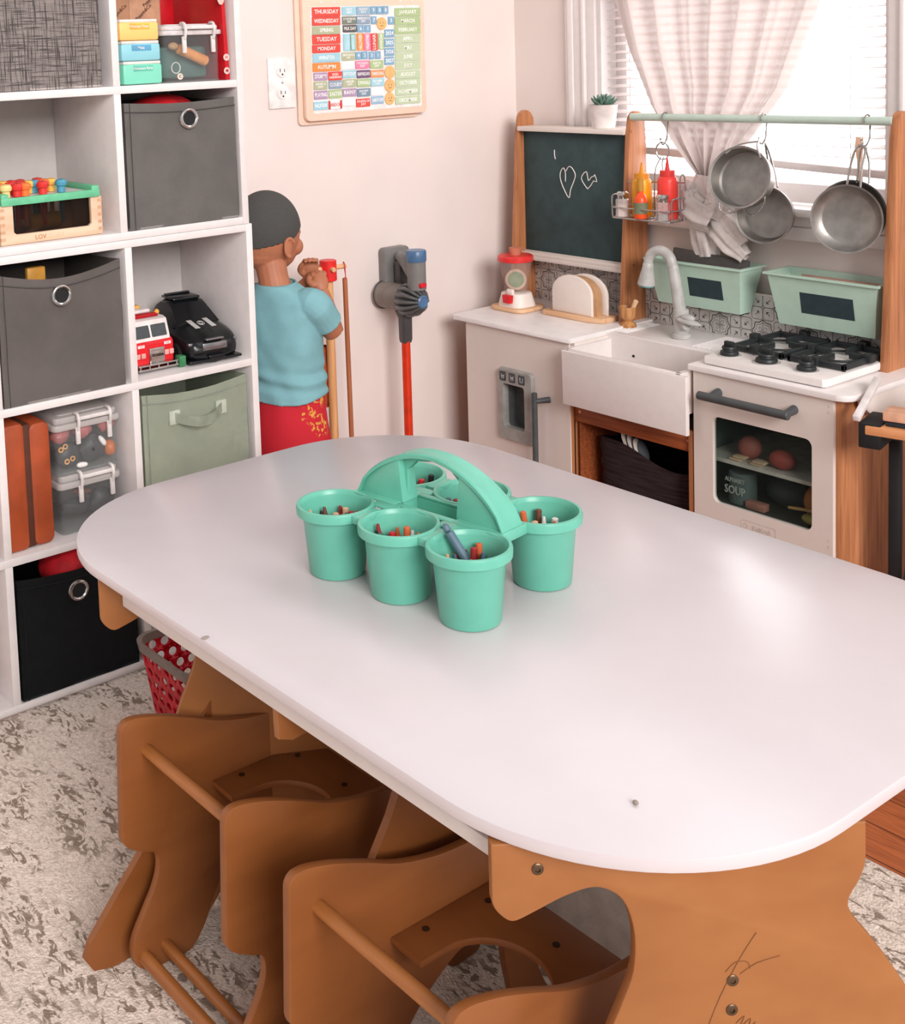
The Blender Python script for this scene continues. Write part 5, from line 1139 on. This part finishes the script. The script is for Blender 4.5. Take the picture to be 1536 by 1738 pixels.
def band(w0, w1, z_):
    tb = bmesh.new(); V0 = []
    for a, h in top:
        e = abs(a)/.128; w_ = w0+(w1-w0)*e
        V0.append([tb.verts.new((a, y, h+dz)) for y, dz in ((-w_, -.004), (-w_, .001), (-w_*.85, .003), (-w_*.5, .0015), (w_*.5, .0015), (w_*.85, .003), (w_, .001), (w_, -.004))])
    for p0, p1 in zip(V0, V0[1:]):
        for k in range(8): j = (k+1) % 8; tb.faces.new((p0[k], p0[j], p1[j], p1[k]))
    tb.faces.new(V0[0]); tb.faces.new(V0[-1][::-1]); bmesh.ops.recalc_face_normals(tb, faces=tb.faces); hn.add(tb, 0, Mc)
band(.015, .022, 0)
for sg in (-1, 1):
    hn.prism([(sg*.127, zt-.002)]+[(sg*abs(a), h-.003) for a, h in (top if sg < 0 else top[::-1]) if .047 < abs(a) < .124 and a*sg > 0]+[(sg*.047, zt-.002)], 'y', -.0165, .0165, .002, M=Mc)
hn.build('handle', cdm, CD, smooth=40)
# ---- crayons
cc_ = {'dark red': (150, 36, 40), 'brown': (104, 62, 48), 'black': (34, 34, 38), 'tan': (206, 166, 130), 'orange': (206, 100, 58), 'white': (226, 220, 214), 'slate blue': (70, 92, 108), 'forest green': (48, 96, 72), 'scarlet': (206, 44, 50)}
cn_ = ['far left', 'middle of the near row', 'nearest to the camera', 'back left', 'middle of the back row', 'far right']
random.seed(11)
pal = list(cc_)
for ci, (a, c_) in enumerate(cups):
    n_ = 17
    for k in range(n_):
        col = random.choice(pal); an_ = k*2.39996+ci; rr_ = .0045+.0265*math.sqrt((k+.5)/n_); L_ = random.uniform(.068, .085)
        b0 = Vector((a+rr_*math.cos(an_), c_+rr_*math.sin(an_), .0055)); ti = Vector((math.cos(an_)*.08+random.uniform(-.05, .05), math.sin(an_)*.08+random.uniform(-.05, .05), 1)).normalized()
        p0 = Mc @ b0; d2 = (Mc.to_3x3() @ ti)
        q = B().lathe([(0, 0), (.0045, 0), (.0045, L_-.012), (.0034, L_-.011), (.0020, L_-.001), (0, L_)] if random.random() < .55 else [(0, 0), (.0045, 0), (.0045, L_-.001), (.003, L_), (0, L_)], p0, d2, 12, mi=0)
        q.lathe([(.0046, .006), (.0047, .006), (.0047, L_-.016), (.0046, L_-.016)], p0, d2, 12, mi=1)
        cl = cc_[col]; o = q.build('crayon', [mat('crayon_'+col.replace(' ', '_'), cl, .5, var=.02), mat('crayon_paper_'+col.replace(' ', '_'), tuple(min(255, int(v*.85+20)) for v in cl), .8, var=.04)])
        tag(o, f'{col} crayon standing in the caddy cup {cn_[ci]}', 'crayon', f'{col} crayons in the {cn_[ci]} cup')
P_ = Mc @ Vector((.1175, -.078, 0))
q = B(); p0 = P_+Vector((.004, .024, .030)); p1 = P_+Vector((-.046, .0, .112)); dv = (p1-p0).normalized()
q.cyl(p0, p1-dv*.012, .0062, 16, bev=.001).cyl(p1-dv*.012, p1, .0050, 16, bev=.003, r1=.0045)
tag(q.build('thick_crayon', mat('thick_blue_grey_crayon', (88, 112, 128), .5)), 'thick blue-grey crayon leaning over the rim of the nearest caddy cup', 'crayon')
tag(B().ball((1.553, -.628, TZ+.0028), (.0032, .0026, .0022)).build('crumb', mat('dry_crumb', (150, 138, 126), .8)), 'small dried crumb on the white table near the camera', 'crumb')
tag(B().ball((.985, -.756, TZ+.0012), (.003, .006, .0012)).build('lint', mat('dry_crumb', (150, 138, 126), .8)), 'tiny speck of lint on the near long edge of the table', 'lint')
# ================================================================ wall things
BO = thing('wall_calendar', 'wooden magnetic calendar board hanging on the left wall, above the boy', 'calendar board', (-.29, .57, 1.25))
bw = mat('pale_birch_board', (238, 206, 186), .5, var=.02, scale=30, stretch=(1, .2, 1))
B().prism(rrect(.352, .752, 1.094, 1.46, .012, 5), 'x', -.298, -.292, .001).build('back_board', bw, BO)
q = B().prism(rrect(.365, .769, 1.104, 1.47, .014, 5), 'x', -.290, -.277, .0015); fb = q.build('front_board', bw, BO)
B().prism(rrect(.3869, .7505, 1.1225, 1.391, .002, 2), 'x', -.2775, -.2762).build('magnet_panel', mat('white_steel_panel', (238, 232, 230), .3), BO)
for y, z in ((.4227, 1.402), (.4648, 1.4025), (.6862, 1.4025), (.7274, 1.402)): B().lathe([(0, 0), (.003, 0), (.003, .001), (0, .001)], (-.2768, y, z), (1, 0, 0), 14, sc=(1, 1)).build('cord_hole', whi, BO)
wh2 = mat('magnet_white_print', (246, 244, 242), .5)
for k, (s_, col, Y, Z, w_, h_) in enumerate(CAL_TILES):
    m_ = mat('magnet_%02x%02x%02x' % col, col, .5, var=.01)
    q = B().prism(rrect(Y-w_/2+.0004, Y+w_/2-.0004, Z-h_/2+.0004, Z+h_/2-.0004, .0015, 2), 'x', -.2761, -.2735)
    ns = s_.count('|')+1
    deco = None
    if s_:
        vert = h_ > .04
        Mx = T(-.2733, Y, Z) @ RX()
        if vert: Mx = Mx @ Matrix.Rotation(PI/2, 4, 'Z')
        q.text(s_, (min(w_, h_) if vert else h_)*(.62 if ns == 1 else .38), Mx, 1, .0002, fitw=(h_ if vert else w_)*.88)
        if vert:
            nv = 3
    nm = 'calendar_magnet'
    if s_ == '' and h_ < .04: lb = 'blank white magnet '+('in the middle' if Y < .53 and Z > 1.22 else ('on the right' if Y > .55 else 'near the bottom'))+' of the wall calendar'
    elif s_ == '': lb = 'tall narrow sage and blue magnet '+('left' if Y < .54 else 'right')+' of the orange one on the wall calendar'
    elif s_ == '1': lb = 'blue number 1 magnet '+('beside the 6' if Z > 1.28 else 'beside the 3')+' on the wall calendar'
    else: lb = f'magnet reading {s_.replace("|", " ")} on the wall calendar'
    if s_ == '' and h_ >= .04: q.box(-.2736, -.2732, Y-w_*.28, Y+w_*.28, Z-h_*.42, Z+h_*.42, mi=1)
    if s_ == 'CANADA DAY':
        pass
    o = q.build(nm, [m_, mat('sky_print', (176, 216, 226), .5) if (s_ == '' and h_ >= .04) else (mat('print_red', (206, 60, 56), .5) if s_ == 'CANADA DAY' else wh2)])
    tag(o, lb, 'magnet', 'magnets on the wall calendar')
    if s_ == 'CANADA DAY':
        for sg in (-1, 1): B().box(-.2736, -.2732, Y+sg*w_*.42-w_*.07, Y+sg*w_*.42+w_*.07, Z-h_*.48, Z+h_*.48).build('red_bar', mat('print_red', (206, 60, 56), .5), o)
for n_, Y, Z, r in CAL_DISCS:
    q = B().lathe([(0, 0), (r, 0), (r, .003), (0, .003)], (-.2759, Y, Z), (1, 0, 0), 28)
    if n_ != 'plain':
        for sg in (-1, 1): q.cyl((-.2728, Y+sg*r*.3, Z+r*.1), (-.2724, Y+sg*r*.3, Z+r*.1), r*.09, 8, mi=1)
        q.tube([(-.2726, Y-r*.3, Z-r*(.25 if n_ == 'smiling' else .4)), (-.2726, Y, Z-r*(.42 if n_ == 'smiling' else .28)), (-.2726, Y+r*.3, Z-r*(.25 if n_ == 'smiling' else .4))], r*.04, 5, mi=1, sm=3)
    tag(q.build('face_magnet', [mat('orange_face_disc', (238, 184, 120), .5), mat('brown_print', (110, 84, 76), .6)]), f'round orange {n_} face magnet on the wall calendar', 'magnet', 'magnets on the wall calendar')
ou = thing('wall_outlet', 'white double wall outlet between the shelf and the calendar', 'outlet', (-.299, .306, 1.205))
B().box(-.2998, -.294, .265, .347, 1.141, 1.268, .0025).build('cover_plate', mat('outlet_white', (238, 234, 232), .3), ou)
for z in (1.2325, 1.178):
    s0 = B().prism(arc(.306, z, .0165, .0145, 0, 360, 24)[:-1], 'x', -.2945, -.2915, .0008); so_ = s0.build('socket', mat('outlet_white', (238, 234, 232), .3), ou)
    sl_ = B().box(-.2918, -.2912, .2985, .3005, z-.001, z+.008).box(-.2918, -.2912, .3115, .3135, z-.001, z+.007).lathe([(0, 0), (.0025, 0), (.0025, .0005), (0, .0005)], (-.2917, .306, z-.0065), (1, 0, 0), 10)
    sl_.build('socket_slots', blackm, so_)
B().lathe([(0, 0), (.003, 0), (.0024, .001), (0, .001)], (-.2941, .306, 1.205), (1, 0, 0), 12).build('screw', chrome, ou)
# ---- cordless vacuum on its dock
V = thing('cordless_vacuum', 'grey cordless stick vacuum with a blue cap and orange-red wand docked on the wall', 'vacuum cleaner', (-.2, .61, 0))
vg = mat('vacuum_grey', (122, 120, 118), .35, var=.03); vd = mat('vacuum_dark_grey', (72, 70, 72), .35); vb = mat('vacuum_blue', (78, 112, 150), .3); vr = mat('vacuum_red', (206, 30, 48), .3); vc = mat('vacuum_clear_bin', (160, 150, 142), .1, trans=.45, tcol=(.8, .76, .72, 1)); vw = mat('wand_orange_red', (222, 58, 26), .35, metal=.2)
B().prism(rrect(.600, .686, .628, .752, .012, 6), 'x', -.2995, -.270, .005).build('wall_dock', vg, V)
B().tube([(-.272, .645, .725), (-.255, .640, .728), (-.225, .632, .716), (-.195, .622, .700), (-.178, .617, .692)], [.013, .015, .016, .017, .018], 16, sm=4).build('handle', vg, V)
B().box(-.262, -.235, .620, .652, .645, .72, .008).box(-.26, -.185, .606, .640, .638, .658, .006).build('battery_pack', vd, V)
B().cyl((-.160, .612, .655), (-.160, .612, .745), .0245, 32, bev=.002).cyl((-.168, .612, .61), (-.168, .612, .66), .020, 24).build('motor_body', vg, V)
B().lathe([(0, 0), (.0262, 0), (.0268, .002), (.0268, .026), (.0245, .0295), (0, .031)], (-.160, .612, .730), seg=36).build('filter_cap', vb, V)
B().box(-.142, -.130, .600, .620, .664, .676, .002).build('release_button', vr, V)
B().cyl((-.286, .606, .628), (-.200, .606, .628), .036, 36, bev=.003).build('dust_bin', vc, V)
B().cyl((-.272, .606, .628), (-.205, .606, .628), .022, 28).build('bin_core', vd, V)
B().tube([(-.286, .606+.0375*math.cos(k*PI/18), .628+.0375*math.sin(k*PI/18)) for k in range(36)], .0018, 6, True).build('bin_rim', vd, V)
q = B().lathe([(0, 0), (.037, 0), (.038, .014), (.030, .034), (.018, .052), (0, .054)], (-.200, .606, .628), (1, 0, 0), 32)
q.build('cyclone_core', vd, V)
cy = B()
for k in range(14):
    a = k*2*PI/14; c_, s_ = math.cos(a), math.sin(a)
    cy.tube([(-.196+dx_, .606+r*c_, .628+r*s_) for dx_, r in ((0, .036), (.018, .0405), (.038, .036), (.056, .024), (.066, .017))], [.0055, .0065, .0055, .0042, .003], 8, sm=3)
cy.build('cyclone_cones', mat('vacuum_gunmetal', (104, 106, 106), .28, metal=.4), V)
B().lathe([(0, 0), (.0175, 0), (.0175, .012), (.014, .0145), (.009, .012), (0, .012)], (-.142, .606, .628), (1, 0, 0), 28).build('cyclone_hub', vb, V)
B().prism([(-.235, .600), (-.185, .600), (-.188, .575), (-.189, .520), (-.193, .510), (-.212, .510), (-.216, .520), (-.217, .575)], 'y', .591, .619, .005).build('wand_connector', vd, V)
B().cyl((-.2025, .605, .515), (-.2025, .605, .045), .0115, 20).build('wand', vw, V)
B().box(-.275, -.155, .50, .71, .006, .045, .012).build('floor_head', vd, V)
# ---- broom stand
ST = thing('play_broom_stand', 'wooden play cleaning stand with a red knob top and side pegs beside the boy', 'toy stand', (-.2, .355, 0))
wd2 = wood('stand_beech', (226, 170, 118), (196, 136, 84), 'z', .45, 60)
sx_, sy_ = -.2, .356
B().cyl((sx_, sy_, .710), (sx_, sy_, .762), .0215, 32, bev=.0015).build('knob_top', mat('stand_red_paint', (222, 40, 38), .35), ST)
B().cyl((sx_, sy_, .018), (sx_, sy_, .712), .0112, 20).build('pole', wd2, ST)
for d_ in ((1, -.15), (.1, 1), (-1, .1), (-.1, -1)):
    dv = Vector((*d_, 0)).normalized()
    B().cyl(Vector((sx_, sy_, .741))+dv*.018, Vector((sx_, sy_, .741))+dv*(.052 if d_ != (1, -.15) else .032), .0062, 14, bev=.001).build('peg', mat('peg_beech', (228, 176, 132), .5), ST)
B().lathe([(0, .002), (.075, .002), (.078, .006), (.078, .016), (.074, .020), (0, .020)], (sx_, sy_, 0), seg=40).build('base', wd2, ST)
bs_ = thing('toy_broom', 'reddish brown toy broom stick hanging by a red cord from the stand peg', 'toy broom', (sx_+.005, sy_+.045, .4))
hx, hy = sx_+.006, sy_+.044
B().cyl((hx+.008, hy+.002, .14), (hx+.004, hy, .712), .0062, 16, bev=.001).build('broom_stick', wood('broom_stick_wood', (176, 108, 72), (150, 84, 52), 'z', .45, 60), bs_)
B().tube([(hx+.004, hy, .695), (hx+.011, hy-.003, .72), (hx+.006, hy-.001, .749), (hx-.004, hy+.003, .749), (hx+.002, hy+.004, .72), (hx+.004, hy+.004, .695)], .0011, 6, sm=3).build('cord_loop', mat('red_cord', (200, 40, 40), .7), bs_)
B().box(hx-.03, hx+.045, hy-.012, hy+.016, .11, .145, .006).build('broom_head', wd2, bs_); B().box(hx-.028, hx+.043, hy-.014, hy+.018, .035, .112, .004).build('bristles', mat('broom_bristle', (190, 150, 100), .9, bump=1, bscale=300), bs_)
du = thing('toy_duster', 'rust orange fluffy duster hanging behind the stand pole', 'duster', (sx_-.03, sy_-.018, .4))
random.seed(5)
B().grid(lambda u, v: Vector((sx_-.030+(.019+.004*random.random())*math.cos(2*PI*u)*(1-.25*abs(2*v-1)**3), sy_-.006+(.019+.004*random.random())*math.sin(2*PI*u)*(1-.25*abs(2*v-1)**3), .385+.155*v)), 30, 40, closed_u=True).build('duster_pile', mat('rust_chenille', (184, 84, 44), .95, bump=1, bscale=400), du, smooth=180)
B().cyl((sx_-.030, sy_-.006, .53), (sx_-.032, sy_-.006, .735), .005, 12).build('duster_handle', wd2, du)
# ================================================================ easel at right edge
EA = thing('easel', 'dark chalkboard easel with a wooden ledge at the right edge, in front of the kitchen', 'easel', (1.08, .86, 0))
M2 = T(.985, .745, 0) @ Matrix.Rotation(math.radians(14), 4, 'Z')
eb = mat('easel_board', (44, 52, 60), .7)
eb1 = B().prism([(.035, .05), (.42, .05), (.42, .60), (.10, .60)], 'y', .040, .050, .001, M=M2 @ T(.0, .05, 0)).build('chalk_panel', eb, EA)
B().box(.0, .42, .010, .098, .497, .517, .004, M=M2).build('ledge', wood('ledge_pine', (226, 158, 108), (204, 132, 84), 'x', .5, 50), EA)
B().box(-.012, .030, .012, .105, .470, .520, .003, M=M2).build('ledge_bracket', blackm, EA)
B().box(-.006, .008, .0, .150, -.006, .006, .002, M=M2 @ T(-.016, .01, .527) @ Matrix.Rotation(.32, 4, 'X')).build('hinge_strip', mat('white_metal_strip', (228, 222, 222), .3), EA)
for a in (.02, .38): B().box(a, a+.022, .10, .122, .0, .468, .003, M=M2).build('easel_leg', blackm, EA)
er = thing('chalk_eraser', 'wooden chalk eraser with a black felt pad on the easel ledge', 'eraser', (1.04, .80, .517))
M3 = M2 @ T(.035, .022, 0)
B().box(0, .062, 0, .045, .5175, .5275, .002, M=M3).build('felt_pad', mat('black_felt', (40, 44, 52), .9, bump=.5), er)
B().box(-.004, .066, -.004, .049, .528, .547, .003, M=M3).build('wood_block', mat('eraser_wood', (224, 172, 142), .5, var=.08), er)
# ================================================================ the child
bx0, by0 = -.085, .140
Fv = Vector((-.35, .937, 0)); Rv = Vector((.937, .35, 0))
def W(r, f, z): return Vector((bx0, by0, 0))+Rv*r+Fv*f+Vector((0, 0, z))
Mf = Matrix(((Rv.x, Fv.x, 0), (Rv.y, Fv.y, 0), (0, 0, 1)))
skin = mat('warm_brown_skin', (176, 112, 82), .5, var=.04, scale=30)
HC = (-.054, .012, .868)      # head centre
hc3 = W(*HC); TH = math.radians(-13)
def W2(r, f, z):
    a, b2 = r-HC[0], f-HC[1]; return W(HC[0]+a*math.cos(TH)-b2*math.sin(TH), HC[1]+a*math.sin(TH)+b2*math.cos(TH), z)
Mf2 = Mf @ Matrix.Rotation(TH, 3, 'Z')
def remeshed(b_, name, mats, parent, vox, smooth=1, label=None, fn=None):
    o = b_.build(name, mats, parent, label, smooth=180)
    m = o.modifiers.new('r', 'REMESH'); m.mode = 'VOXEL'; m.voxel_size = vox
    if smooth: s_ = o.modifiers.new('s', 'SMOOTH'); s_.iterations = smooth; s_.factor = .5
    dg = bpy.context.evaluated_depsgraph_get(); me = bpy.data.meshes.new_from_object(o.evaluated_get(dg)); o.modifiers.clear(); o.data = me; me.name = name
    for m_ in mats if isinstance(mats, list) else [mats]:
        if m_.name not in [x.name for x in me.materials if x]: me.materials.append(m_)
    for p_ in me.polygons: p_.use_smooth = True
    return o
BY = thing('person', 'small child with cropped dark hair seen from behind, in a blue T-shirt and red shorts', 'person', (bx0, by0, 0))
b_ = B()
def tb_(pts, rs, sm=4, seg=16): b_.tube([W(*p_) for p_ in pts], rs, seg, sm=sm)
# torso, neck
b_.ball(W(0, 0, .44), (.080, .066, .070), M=Mf); b_.ball(W(-.002, .004, .53), (.074, .062, .10), M=Mf); b_.ball(W(-.004, .0, .64), (.080, .060, .095), M=Mf); b_.ball(W(-.006, -.002, .700), (.088, .048, .045), M=Mf)
tb_([(-.010, -.008, .70), (-.026, -.006, .76), (-.042, .004, .81)], [.042, .036, .038])
# head
b_.ball(W2(HC[0], HC[1], HC[2]), (.0735, .086, .092), M=Mf2, seg=36); b_.ball(W2(HC[0], HC[1]+.022, HC[2]-.048), (.054, .058, .050), M=Mf2); b_.ball(W2(HC[0], HC[1]-.014, HC[2]-.040), (.058, .060, .050), M=Mf2)
b_.ball(W2(HC[0], HC[1]+.052, HC[2]-.072), (.024, .022, .018), M=Mf2)
b_.ball(W2(HC[0], HC[1]+.082, HC[2]-.038), (.009, .012, .009), M=Mf2); b_.ball(W2(HC[0], HC[1]+.079, HC[2]-.026), (.006, .008, .016), M=Mf2)
for s_ in (-1, 1):
    b_.ball(W2(HC[0]+s_*.034, HC[1]+.058, HC[2]-.042), (.022, .020, .022), M=Mf2)
    b_.ball(W2(HC[0]+s_*.028, HC[1]+.0725, HC[2]-.010), (.012, .008, .008), M=Mf2)
for dz in (-.003, .003): b_.ball(W2(HC[0], HC[1]+.078, HC[2]-.058+dz), (.015, .006, .0034), M=Mf2)
# ears
for s_ in (-1, 1):
    ec = W2(HC[0]+s_*.076, HC[1]+.002, HC[2]-.036)
    b_.ball(ec, (.005, .013, .022), M=Mf2 @ Matrix.Rotation(s_*.35, 3, 'Z'))
    pts = []
    for k in range(9):
        a = math.radians(-100+k*32); pts.append(W2(HC[0]+s_*(.080+.003*math.cos(a-PI)), HC[1]+.0-.0125*math.cos(a)*1, HC[2]-.034+.022*math.sin(a)))
    b_.tube(pts, .0036, 8, sm=2)
# legs and feet
for s_ in (-1, 1):
    tb_([(s_*.040, 0, .42), (s_*.043, .004, .34), (s_*.044, .008, .24), (s_*.044, -.004, .17), (s_*.044, -.004, .07), (s_*.044, -.002, .035)], [.050, .047, .034, .033, .022, .022])
    b_.ball(W(s_*.046, .030, .020), (.026, .066, .019), M=Mf); b_.ball(W(s_*.044, -.012, .022), (.022, .024, .022), M=Mf)
    for k in range(5): b_.ball(W(s_*.046+s_*(k-2)*.0095*-1, .090-.004*abs(k-1), .011), (.006-.0005*k, .011, .0075), M=Mf)
# arms
def arm(sh, el, wr, hand_n):
    tb_([sh, tuple((a+c_)/2 for a, c_ in zip(sh, el)), el], [.030, .028, .024]); tb_([el, tuple((a*.5+c_*.5) for a, c_ in zip(el, wr)), wr], [.024, .022, .0155])
shR, elR, wrR = (.080, .0, .702), (.092, .062, .628), (.045, .092, .716)
shL, elL, wrL = (-.090, .004, .702), (-.085, .075, .640), (-.010, .130, .735)
arm(shR, elR, wrR, 0); arm(shL, elL, wrL, 0)
def hand(wr, tgt, side, curl=.9, nrm=(0, 0, 1)):
    wr = Vector(wr); d = (Vector(tgt)-wr).normalized(); n_ = Vector(nrm); n_ = (n_-d*n_.dot(d)).normalized(); s_ = d.cross(n_)*side
    pc_ = wr+d*.024
    Mx = Matrix((s_, d, n_)).transposed()
    b_.ball(W(*pc_), (.0195, .026, .0105), M=Mf @ Mx, seg=16)
    for k, (o_, L_) in enumerate(((-.0145, .030), (-.005, .034), (.005, .032), (.0142, .025))):
        base = wr+d*.040+s_*o_; p_ = [base]; a = .35
        for sg, l_ in enumerate((.42, .32, .26)):
            a += curl*(.75 if sg else .3); p_.append(p_[-1]+(d*math.cos(a)-n_*math.sin(a))*L_*l_)
        b_.tube([W(*q_) for q_ in p_], [.0058, .0055, .0050, .0042], 10, sm=3); b_.ball(W(*p_[-1]), .0042, seg=10)
    tb0 = wr+d*.014-s_*.016
    p_ = [tb0, tb0-s_*.010+d*.012-n_*.004, tb0-s_*.008+d*.026-n_*.010, tb0-s_*.001+d*.036-n_*.013]
    b_.tube([W(*q_) for q_ in p_], [.0085, .0072, .0062, .0050], 10, sm=3); b_.ball(W(*p_[-1]), .005, seg=10)
hand(wrR, (.022, .112, .768), 1, 1.0, (.7, -.6, .3)); hand(wrL, (-.004, .120, .79), -1, .7, (-.2, .2, .9))
body = remeshed(b_, 'body', [skin], BY, .0022, 2)
# hair cap
hb2 = B(); tbm = bmesh.new(); bmesh.ops.create_uvsphere(tbm, u_segments=160, v_segments=120, radius=1)
def hairline(d): return -.22-.10*max(0, -d.y)+.55*max(0, d.y-.15)-.05*math.sin(d.x*3)
kill = [v for v in tbm.verts if v.co.z < hairline(v.co)]
bmesh.ops.delete(tbm, geom=kill, context='VERTS')
for v in tbm.verts: v.co = Vector((v.co.x*.0755, v.co.y*.088, v.co.z*.0945))
bmesh.ops.transform(tbm, matrix=Matrix.Translation(W(*HC)) @ Mf2.to_4x4(), verts=tbm.verts)
hair = hb2.add(tbm).build('hair', mat('cropped_dark_hair', (72, 72, 70), .8, var=.06, scale=300, bump=.5, bscale=1400), BY, smooth=180)
sol = hair.modifiers.new('s', 'SOLIDIFY'); sol.thickness = .002; sol.offset = -1
# fade of short hair below the cap
# t-shirt
shirt = mat('faded_teal_blue_jersey', (126, 176, 184), .85, var=.04, scale=16, bump=.25, bscale=500)
b_ = B()
def ringf(v):
    # z, centre r, centre f, half width, half depth
    tab = [(.484, 0, 0, .094, .078), (.500, 0, 0, .094, .076), (.52, 0, 0, .088, .072), (.56, -.002, .002, .086, .070), (.62, -.003, 0, .089, .068), (.68, -.005, -.002, .096, .062), (.712, -.007, -.003, .092, .054), (.732, -.012, -.005, .070, .048), (.748, -.017, -.006, .048, .044)]
    i = v*(len(tab)-1); k = min(int(i), len(tab)-2); f = i-k
    return [a*(1-f)+c_*f for a, c_ in zip(tab[k], tab[k+1])]
def shf(u, v):
    z, r, f, hw, hd = ringf(v); a = 2*PI*u; c_, s_ = math.cos(a), math.sin(a); pw = .82
    x = hw*math.copysign(abs(c_)**pw, c_); y = hd*math.copysign(abs(s_)**pw, s_)
    k = 1+.035*mnoise.noise(Vector((c_*1.5, s_*1.5, z*16+x*25)))*(1.2 if z < .6 else .6)
    wr_ = .0045*math.sin((z-.53+x*.18)*150)*math.exp(-((z-.530)/.03)**2)
    return W(r+(x*k)*(1+wr_*12), f+(y*k)*(1+wr_*12), z+.006*math.sin(a*2+1)*(1 if v < .1 else 0))
tbq = bmesh.new(); NU, NV = 72, 60; VV = [[tbq.verts.new(shf(i/NU, j/NV)) for i in range(NU)] for j in range(NV+1)]
for j in range(NV):
    for i in range(NU): tbq.faces.new((VV[j][i], VV[j][(i+1) % NU], VV[j+1][(i+1) % NU], VV[j+1][i]))
tbq.faces.new(VV[0][::-1]); tbq.faces.new(VV[-1]); bmesh.ops.recalc_face_normals(tbq, faces=tbq.faces); b_.add(tbq)
def slv(sh, el, t1=.62):
    S_, E_ = Vector(sh), Vector(el); en = S_.lerp(E_, t1)
    b_.tube([W(*(S_-Vector((sh[0]*.35, 0, -.004)))), W(*S_), W(*S_.lerp(E_, .35)), W(*en)], [.036, .040, .039, .037], 20, sm=4)
slv(shR, elR, .66); slv(shL, elL, .66)
remeshed(b_, 't_shirt', [shirt], BY, .0026, 2)
nk = B().tube([W(-.017+.046*math.cos(a*PI/16), -.006+.042*math.sin(a*PI/16), .748+.004*math.sin(a*PI/16)) for a in range(32)], .0028, 8, True)
nk.build('collar', shirt, BY)
# shorts
b_ = B()
def sho(u, v):
    a = 2*PI*u; tab = [(.505, .084, .070), (.44, .092, .078), (.38, .100, .084), (.335, .104, .086)]; i = v*3; k = min(int(i), 2); f = i-k
    z, hw, hd = [p0*(1-f)+p1*f for p0, p1 in zip(tab[k], tab[k+1])]
    kk = 1+.03*mnoise.noise(Vector((math.cos(a)*2, math.sin(a)*2, z*14)))
    return W(hw*kk*math.cos(a), hd*kk*math.sin(a), z)
tbq = bmesh.new(); VV = [[tbq.verts.new(sho(i/60, j/16)) for i in range(60)] for j in range(17)]
for j in range(16):
    for i in range(60): tbq.faces.new((VV[j][i], VV[j][(i+1) % 60], VV[j+1][(i+1) % 60], VV[j+1][i]))
tbq.faces.new(VV[0][::-1]); tbq.faces.new(VV[-1]); bmesh.ops.recalc_face_normals(tbq, faces=tbq.faces); b_.add(tbq)
for s_ in (-1, 1): b_.tube([W(s_*.048, 0, .39), W(s_*.052, .002, .33), W(s_*.054, .004, .25)], [.050, .054, .056], 24, sm=3)
# red cloth with scattered yellow motif
rc = bpy.data.materials.new('red_cotton_with_yellow_motif'); rc.use_nodes = True; n = rc.node_tree; pb = n.nodes['Principled BSDF']; pb.inputs['Roughness'].default_value = .85
t = n.nodes.new('ShaderNodeTexCoord'); v_ = n.nodes.new('ShaderNodeTexVoronoi'); v_.inputs['Scale'].default_value = 13
nz = n.nodes.new('ShaderNodeTexNoise'); nz.inputs['Scale'].default_value = 110
n.links.new(t.outputs['Object'], v_.inputs['Vector']); n.links.new(t.outputs['Object'], nz.inputs['Vector'])
r1 = n.nodes.new('ShaderNodeMapRange'); r1.inputs[1].default_value = .36; r1.inputs[2].default_value = .30; n.links.new(v_.outputs['Distance'], r1.inputs[0])
r2 = n.nodes.new('ShaderNodeMapRange'); r2.inputs[1].default_value = .54; r2.inputs[2].default_value = .58; n.links.new(nz.outputs['Fac'], r2.inputs[0])
mu = n.nodes.new('ShaderNodeMath'); mu.operation = 'MULTIPLY'; n.links.new(r1.outputs[0], mu.inputs[0]); n.links.new(r2.outputs[0], mu.inputs[1])
mx_ = n.nodes.new('ShaderNodeMix'); mx_.data_type = 'RGBA'; mx_.inputs[6].default_value = lin((196, 28, 44)); mx_.inputs[7].default_value = lin((216, 160, 70)); n.links.new(mu.outputs[0], mx_.inputs[0]); n.links.new(mx_.outputs[2], pb.inputs['Base Color'])
remeshed(b_, 'shorts', [rc], BY, .003, 2)
wb = B().tube([W(*(Vector(wrR)*.82+Vector(elR)*.18+Vector(v)*1)) for v in [(.0185*math.cos(a*PI/10), .0185*math.sin(a*PI/10)*.9, -.0185*.35*math.sin(a*PI/10)) for a in range(20)]], .0026, 8, True)
wb.build('wristband', mat('white_band', (236, 230, 224), .6), BY)
# ---- tidy bookkeeping properties
for o in bpy.data.objects:
    if '_w' in o.keys(): del o['_w']
